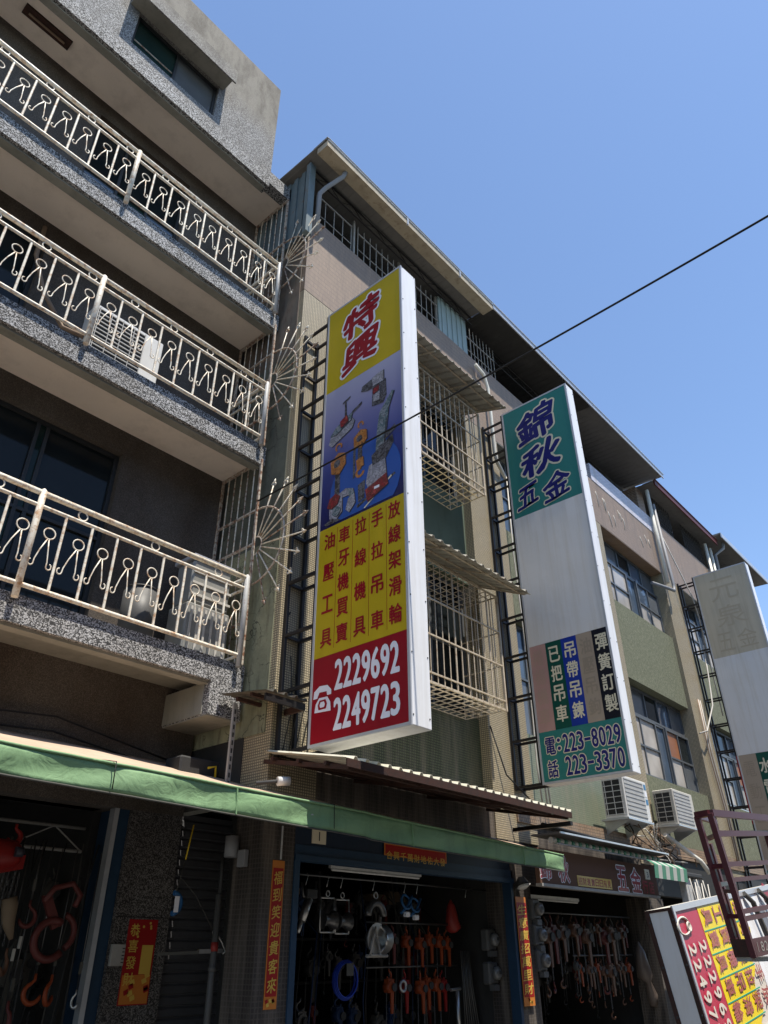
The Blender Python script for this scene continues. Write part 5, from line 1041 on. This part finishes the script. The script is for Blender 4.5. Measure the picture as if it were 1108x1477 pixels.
for k in range(5):
    x = 5.45+.09*k; tag(tube('facade_cable', 'black_rubber', None, [(x, 6.27, 4.6-.2*k), (x+.04, 6.24, 4.0), (x-.05, 6.25, 3.5)], .006, 4), f'{ordinal(k)} thin drop wire from the left on the tiled pillar below the yellow sign frame', 'cable', 'drop wires on the pillar')
for k in range(3): tag(tube('facade_cable', 'black_rubber', None, [(-.5, 7.6, 3.75-.1*k), (1.5, 7.55, 3.55-.12*k), (3.4, 7.5, 3.7-.15*k), (4.9, 7.45, 3.45-.1*k)], .012, 4), f'{ordinal(k)} sagging black cable from the top on the dark wall under the lowest balcony', 'cable', 'cables under the lowest balcony')
# ================================================================ overhead cable
cable = thing('overhead_cable', (5.2, 3.3, 6.9), 'long black cable crossing the sky in front of the yellow sign', 'cable')
p0, p1 = Vector((5.10, 6.74, 6.80)), Vector((5.514, .167, 7.394)); d = (p1-p0); pe = p1+d*.55
tube('wire', 'black_rubber', cable, [p0+(pe-p0)*k/24-Vector((0, 0, .10*math.sin(math.pi*k/24))) for k in range(25)], .0125, 6)

# ================================================================ unseen row across the street, added to cut sky light low down
for k, (x0, x1, h, m, lab) in enumerate(((-14, -4, 10.5, 'dirty_concrete', 'unseen grey rendered shophouse across the street behind the camera, leftmost'), (-4, 6, 12, 'brown_wall_tile', 'unseen brown tiled shophouse across the street directly behind the camera'), (6, 16, 11, 'dirty_concrete', 'unseen grey rendered shophouse across the street to the right of the brown one'), (16, 28, 12, 'brown_wall_tile', 'unseen brown tiled shophouse across the street at its far right end'))):
    o = thing('shophouse', ((x0+x1)/2, -11, 0), lab, 'building', 'unseen shophouses across the street')
    wall_open(o, m, x0, x1-.02, -8.0, -7.7, 3.2, h, []); box('wall', m, o, (x0, -14, 0), (x1-.02, -8.001, h-.3)); box('canopy', 'corrugated_dark', o, (x0+.2, -7.69, 3.0), (x1-.2, -6.3, 3.08))
    box('roller_shutter', 'dark_shutter', o, (x0+.8, -7.99, .15), (x1-.8, -7.9, 2.9))
    for j in range(3):
        for i in range(3): window(o, x0+1+3*i, x0+3+3*i, -7.69, 4.2+2.6*j, 5.7+2.6*j, 2, 1, 'grey_window_frame', ('dark_glass', 'curtained_glass'))

# ================================================================ old sign lying on the lorry, lift basket
os_ = thing('dismounted_sign', (11, 3.8, .9), 'old crimson and torn yellow sign box lying on its side on the lorry', 'sign')
F = Vector((8.96, 3.68, 2.02)); a = Vector((.994, 0, .108)).normalized(); wd = Vector((.108, -.097, -.989)); wd = (wd-a*wd.dot(a)).normalized(); nb = a.cross(wd)
if nb.y < 0: nb = -nb
W_, L_, T_ = 1.42, 5.6, .32
MB().obox(F+nb*.012, a*L_, wd*W_, nb*(T_-.012)).build('sign_box', 'old_sign_cream', os_)
def opanel(u0, u1, v0, v1, m, l=1, name='printed_panel'): return MB().obox(F+a*u0+wd*v0-nb*(.002*l-.006), a*(u1-u0), wd*(v1-v0), nb*.004).build(name, m, os_)
# frame of the face and of the end cap
for u0, u1, v0, v1 in ((0, L_, -.01, .05), (0, .045, .05, W_-.05), (0, L_, W_-.05, W_+.01)): MB().obox(F+a*u0+wd*v0-nb*.012, a*(u1-u0), wd*(v1-v0), nb*.024).build('frame_edge', 'sign_aluminium', os_)
MB().obox(F+a*(-.012)+nb*.0, a*.012, wd*W_, nb*.05).obox(F-a*.012+nb*(T_-.05), a*.012, wd*W_, nb*.05).obox(F-a*.012+nb*.05, a*.012, wd*.03, nb*(T_-.1)).build('end_trim', 'rusty_steel', os_)
MB().obox(F+a*(-.004)+nb*.05+wd*.03, a*.004, wd*(W_-.05), nb*(T_-.10)).build('end_panel', 'sign_blank_acrylic', os_)
for v in (.12, .55, 1.0): 
    for q in (.02, T_-.03): MB().tube([F-a*.012+nb*q+wd*v, F-a*.02+nb*q+wd*v], .012, 6).build('bolt', 'ac_dark', os_)
opanel(.045, .72, .05, W_-.05, 'old_crimson'); 
# torn yellow sheet
v0, v1 = .05, W_-.05; pts = [(.721, v0), (2.35, v0)]
for k in range(13): pts.append((2.25+random.uniform(-.28, .2)-.5*k/12, v0+(v1-v0)*(k+.5)/13))
pts += [(1.7, v1), (.721, v1)]
MB().prism([F+a*u+wd*v-nb*-.004 for u, v in pts], -nb*.004).build('torn_sheet', 'old_yellow', os_)
opanel(2.2, 5.5, .05, W_-.05, 'sign_white_sheet', 0)
for k in range(5): opanel(.73, 2.2-.1*k, .30+.235*k, .312+.235*k, 'old_green_line', 5, 'ruled_line')
# numerals read along the short side; glyph up = along the sign
Oo = F-nb*.006
text([(c, .40+.132*k, 0, .10, .22) for k, c in enumerate('2249723')][:8], Oo+a*.12, wd, a, 'old_sign_cream', os_, .02, .006) if False else None
def otext(items, mat, off=.02, lift=.006, name='lettering'):
    """glyph right = down the short side, glyph up = along the long side"""
    return text(items, Oo, wd, a, mat, os_, off, lift, name)
t_items = [(c, .38+.148*k, .12, .10, .19) for k, c in enumerate('2249723')]+[(c, .38+.148*k, .43, .10, .19) for k, c in enumerate('2229692')]
def check(O): return wd.cross(a).dot(-nb) > 0
LS = 1 if check(0) else -1
def otext(items, mat, off=.02, l=.004):
    return text(items, Oo, wd, a, mat, os_, off, l*LS)
otext(t_items, 'old_sign_cream', .03)
for k, (u, v) in enumerate(((.16, .10),)): 
    MB().tube([Oo+a*(.16+.17*math.cos(x_))+wd*(.20+.085*math.sin(x_))-nb*.003 for x_ in [6.283*j/16 for j in range(16)]], .012, 4, True).build('telephone_emblem', 'old_sign_cream', os_); MB().tube([Oo+a*(.30+.045*math.cos(x_))+wd*(.22+.045*math.sin(x_))-nb*.003 for x_ in [6.283*j/12 for j in range(12)]], .014, 4, True).build('telephone_emblem', 'old_sign_cream', os_)
cc = ['具工壓油', '賣買機牙', '具機線拉', '車吊拉手', '輪滑架放']
for k, s0 in enumerate(cc):
    otext([(c, .085+.235*k, .80+.37*j, .17, .26) for j, c in enumerate(s0)], 'old_maroon_text', .02)
# torn poster scraps on the white part
for k in range(9):
    u, v = 2.5+random.random()*2.0, .1+random.random()*1.0; MB().prism([F+a*(u+random.uniform(-.05, .05)+.14*math.cos(x_))+wd*(v+.14*random.uniform(.6, 1.4)*math.sin(x_))+nb*.003 for x_ in [6.283*j/7 for j in range(7)]], -nb*.004).build('torn_scrap', ('print_red', 'print_steel', 'print_dark')[k % 3], os_)
for u in (2.42, 3.05): MB().tube([F+a*(u+.0)+wd*.03-nb*.03, F+a*(u+.18)+wd*.15-nb*.05, F+a*(u+.3)+wd*.7-nb*.05, F+a*(u+.42)+wd*1.35-nb*.04], .035, 6).build('strap', 'strap_grey', os_)

# lorry bed under the sign
lo = thing('crane_lorry', (12, 3.4, 0), 'flat bed lorry carrying the old sign at the right edge', 'lorry')
box('flat_bed', 'maroon_steel', lo, (9.6, 2.35, .62), (15.5, 4.2, .78)); box('chassis', 'black_steel', lo, (9.7, 2.7, .42), (18, 3.8, .619)); box('cab', 'print_white', lo, (15.9, 2.4, .5), (17.6, 4.15, 2.1), .08); box('windscreen', 'dark_glass', lo, (17.605, 2.55, 1.3), (17.62, 4.0, 1.95))
for x in (10.8, 14.5, 16.8):
    for y0 in (2.35, 3.95):
        wl = tube('wheel', 'black_rubber', lo, [(x, y0, .4), (x, y0+.24, .4)], .4, 20); tube('rim', 'galvanised', wl, [(x, y0-.01, .4), (x, y0+.25, .4)], .2, 16)
# basket
bk = thing('lift_basket', (7.7, 2.5, 1.5), 'dark maroon steel work basket of a lift held in front of the old sign', 'basket')
MS = 'maroon_steel'; z0, z1 = 1.56, 2.56
Lf, Lb, Rf, Rb = (6.76, 2.20), (6.87, 2.35), (8.75, 2.20), (8.75, 2.95)
def bp(p, z): return (p[0]-.27*(z-z0), p[1], z)
C1, C2, C3, C4 = Lf, Lb, (7.9, 2.55), Rb
def rail(p, q, z, r=.02): bar('rail', MS, bk, bp(p, z), bp(q, z+.08*(q[0]-p[0])), r, True)
for z, r in ((z1, .026), (z0+.63, .018), (z0+.52, .016), (z0+.30, .016), (z0+.25, .016)): rail(C1, Rf, z, r)
for z, r in ((z1, .024), (z0+.62, .018), (z0+.27, .016)): rail(C1, C2, z, r)
rail(C2, C3, z1, .018); rail(C3, C4, z1-.02, .018); rail(C3, C4, z0+.5, .016); rail(C2, C3, z0+.5, .016)
for p in (C1, C2, C4, Rf): bar('post', MS, bk, bp(p, z0), bp(p, z1), .022, True)
bar('gate_rail', MS, bk, (6.62, 2.23, 2.42), (8.5, 2.23, 2.60), .022, True); bar('gate_post', MS, bk, (6.63, 2.23, 2.42), (6.80, 2.23, 1.7), .017, True); bar('gate_post', MS, bk, (7.98, 2.23, 2.55), (8.1, 2.23, 1.7), .02, True)
MB().prism([(6.76, 2.19, z0), (8.74, 2.19, z0+.12), (8.72, 2.19, z0+.24), (6.74, 2.19, z0+.12)], (0, -.012, 0)).build('toe_board', MS, bk); MB().obox((6.755, 2.20, z0), (.02, .15, 0), (-.03, 0, .12), (.01, .002, 0)).build('toe_board', 'rusty_steel', bk)
MB().prism([(6.77, 2.2, z0-.03), (8.75, 2.2, z0-.03), (8.75, 2.95, z0-.03), (7.9, 2.55, z0-.03), (6.80, 2.35, z0-.03)], (0, 0, .03)).build('basket_floor', 'bar_paint_grey', bk)
text([('1', 6.81, 1.595, .03, .065), ('8', 6.90, 1.60, .07, .065), ('2', 7.00, 1.605, .07, .065)], (0, 2.178, 0), (1, 0, 0), (0, 0, 1), 'stencil_grey', bk, .01, .002)
bar('boom', MS, bk, (8.75, 2.6, 1.5), (14.0, 2.9, 1.2), .09, True); bar('boom_post', MS, bk, (14.0, 2.9, .78), (14.0, 2.9, 1.35), .15, True)
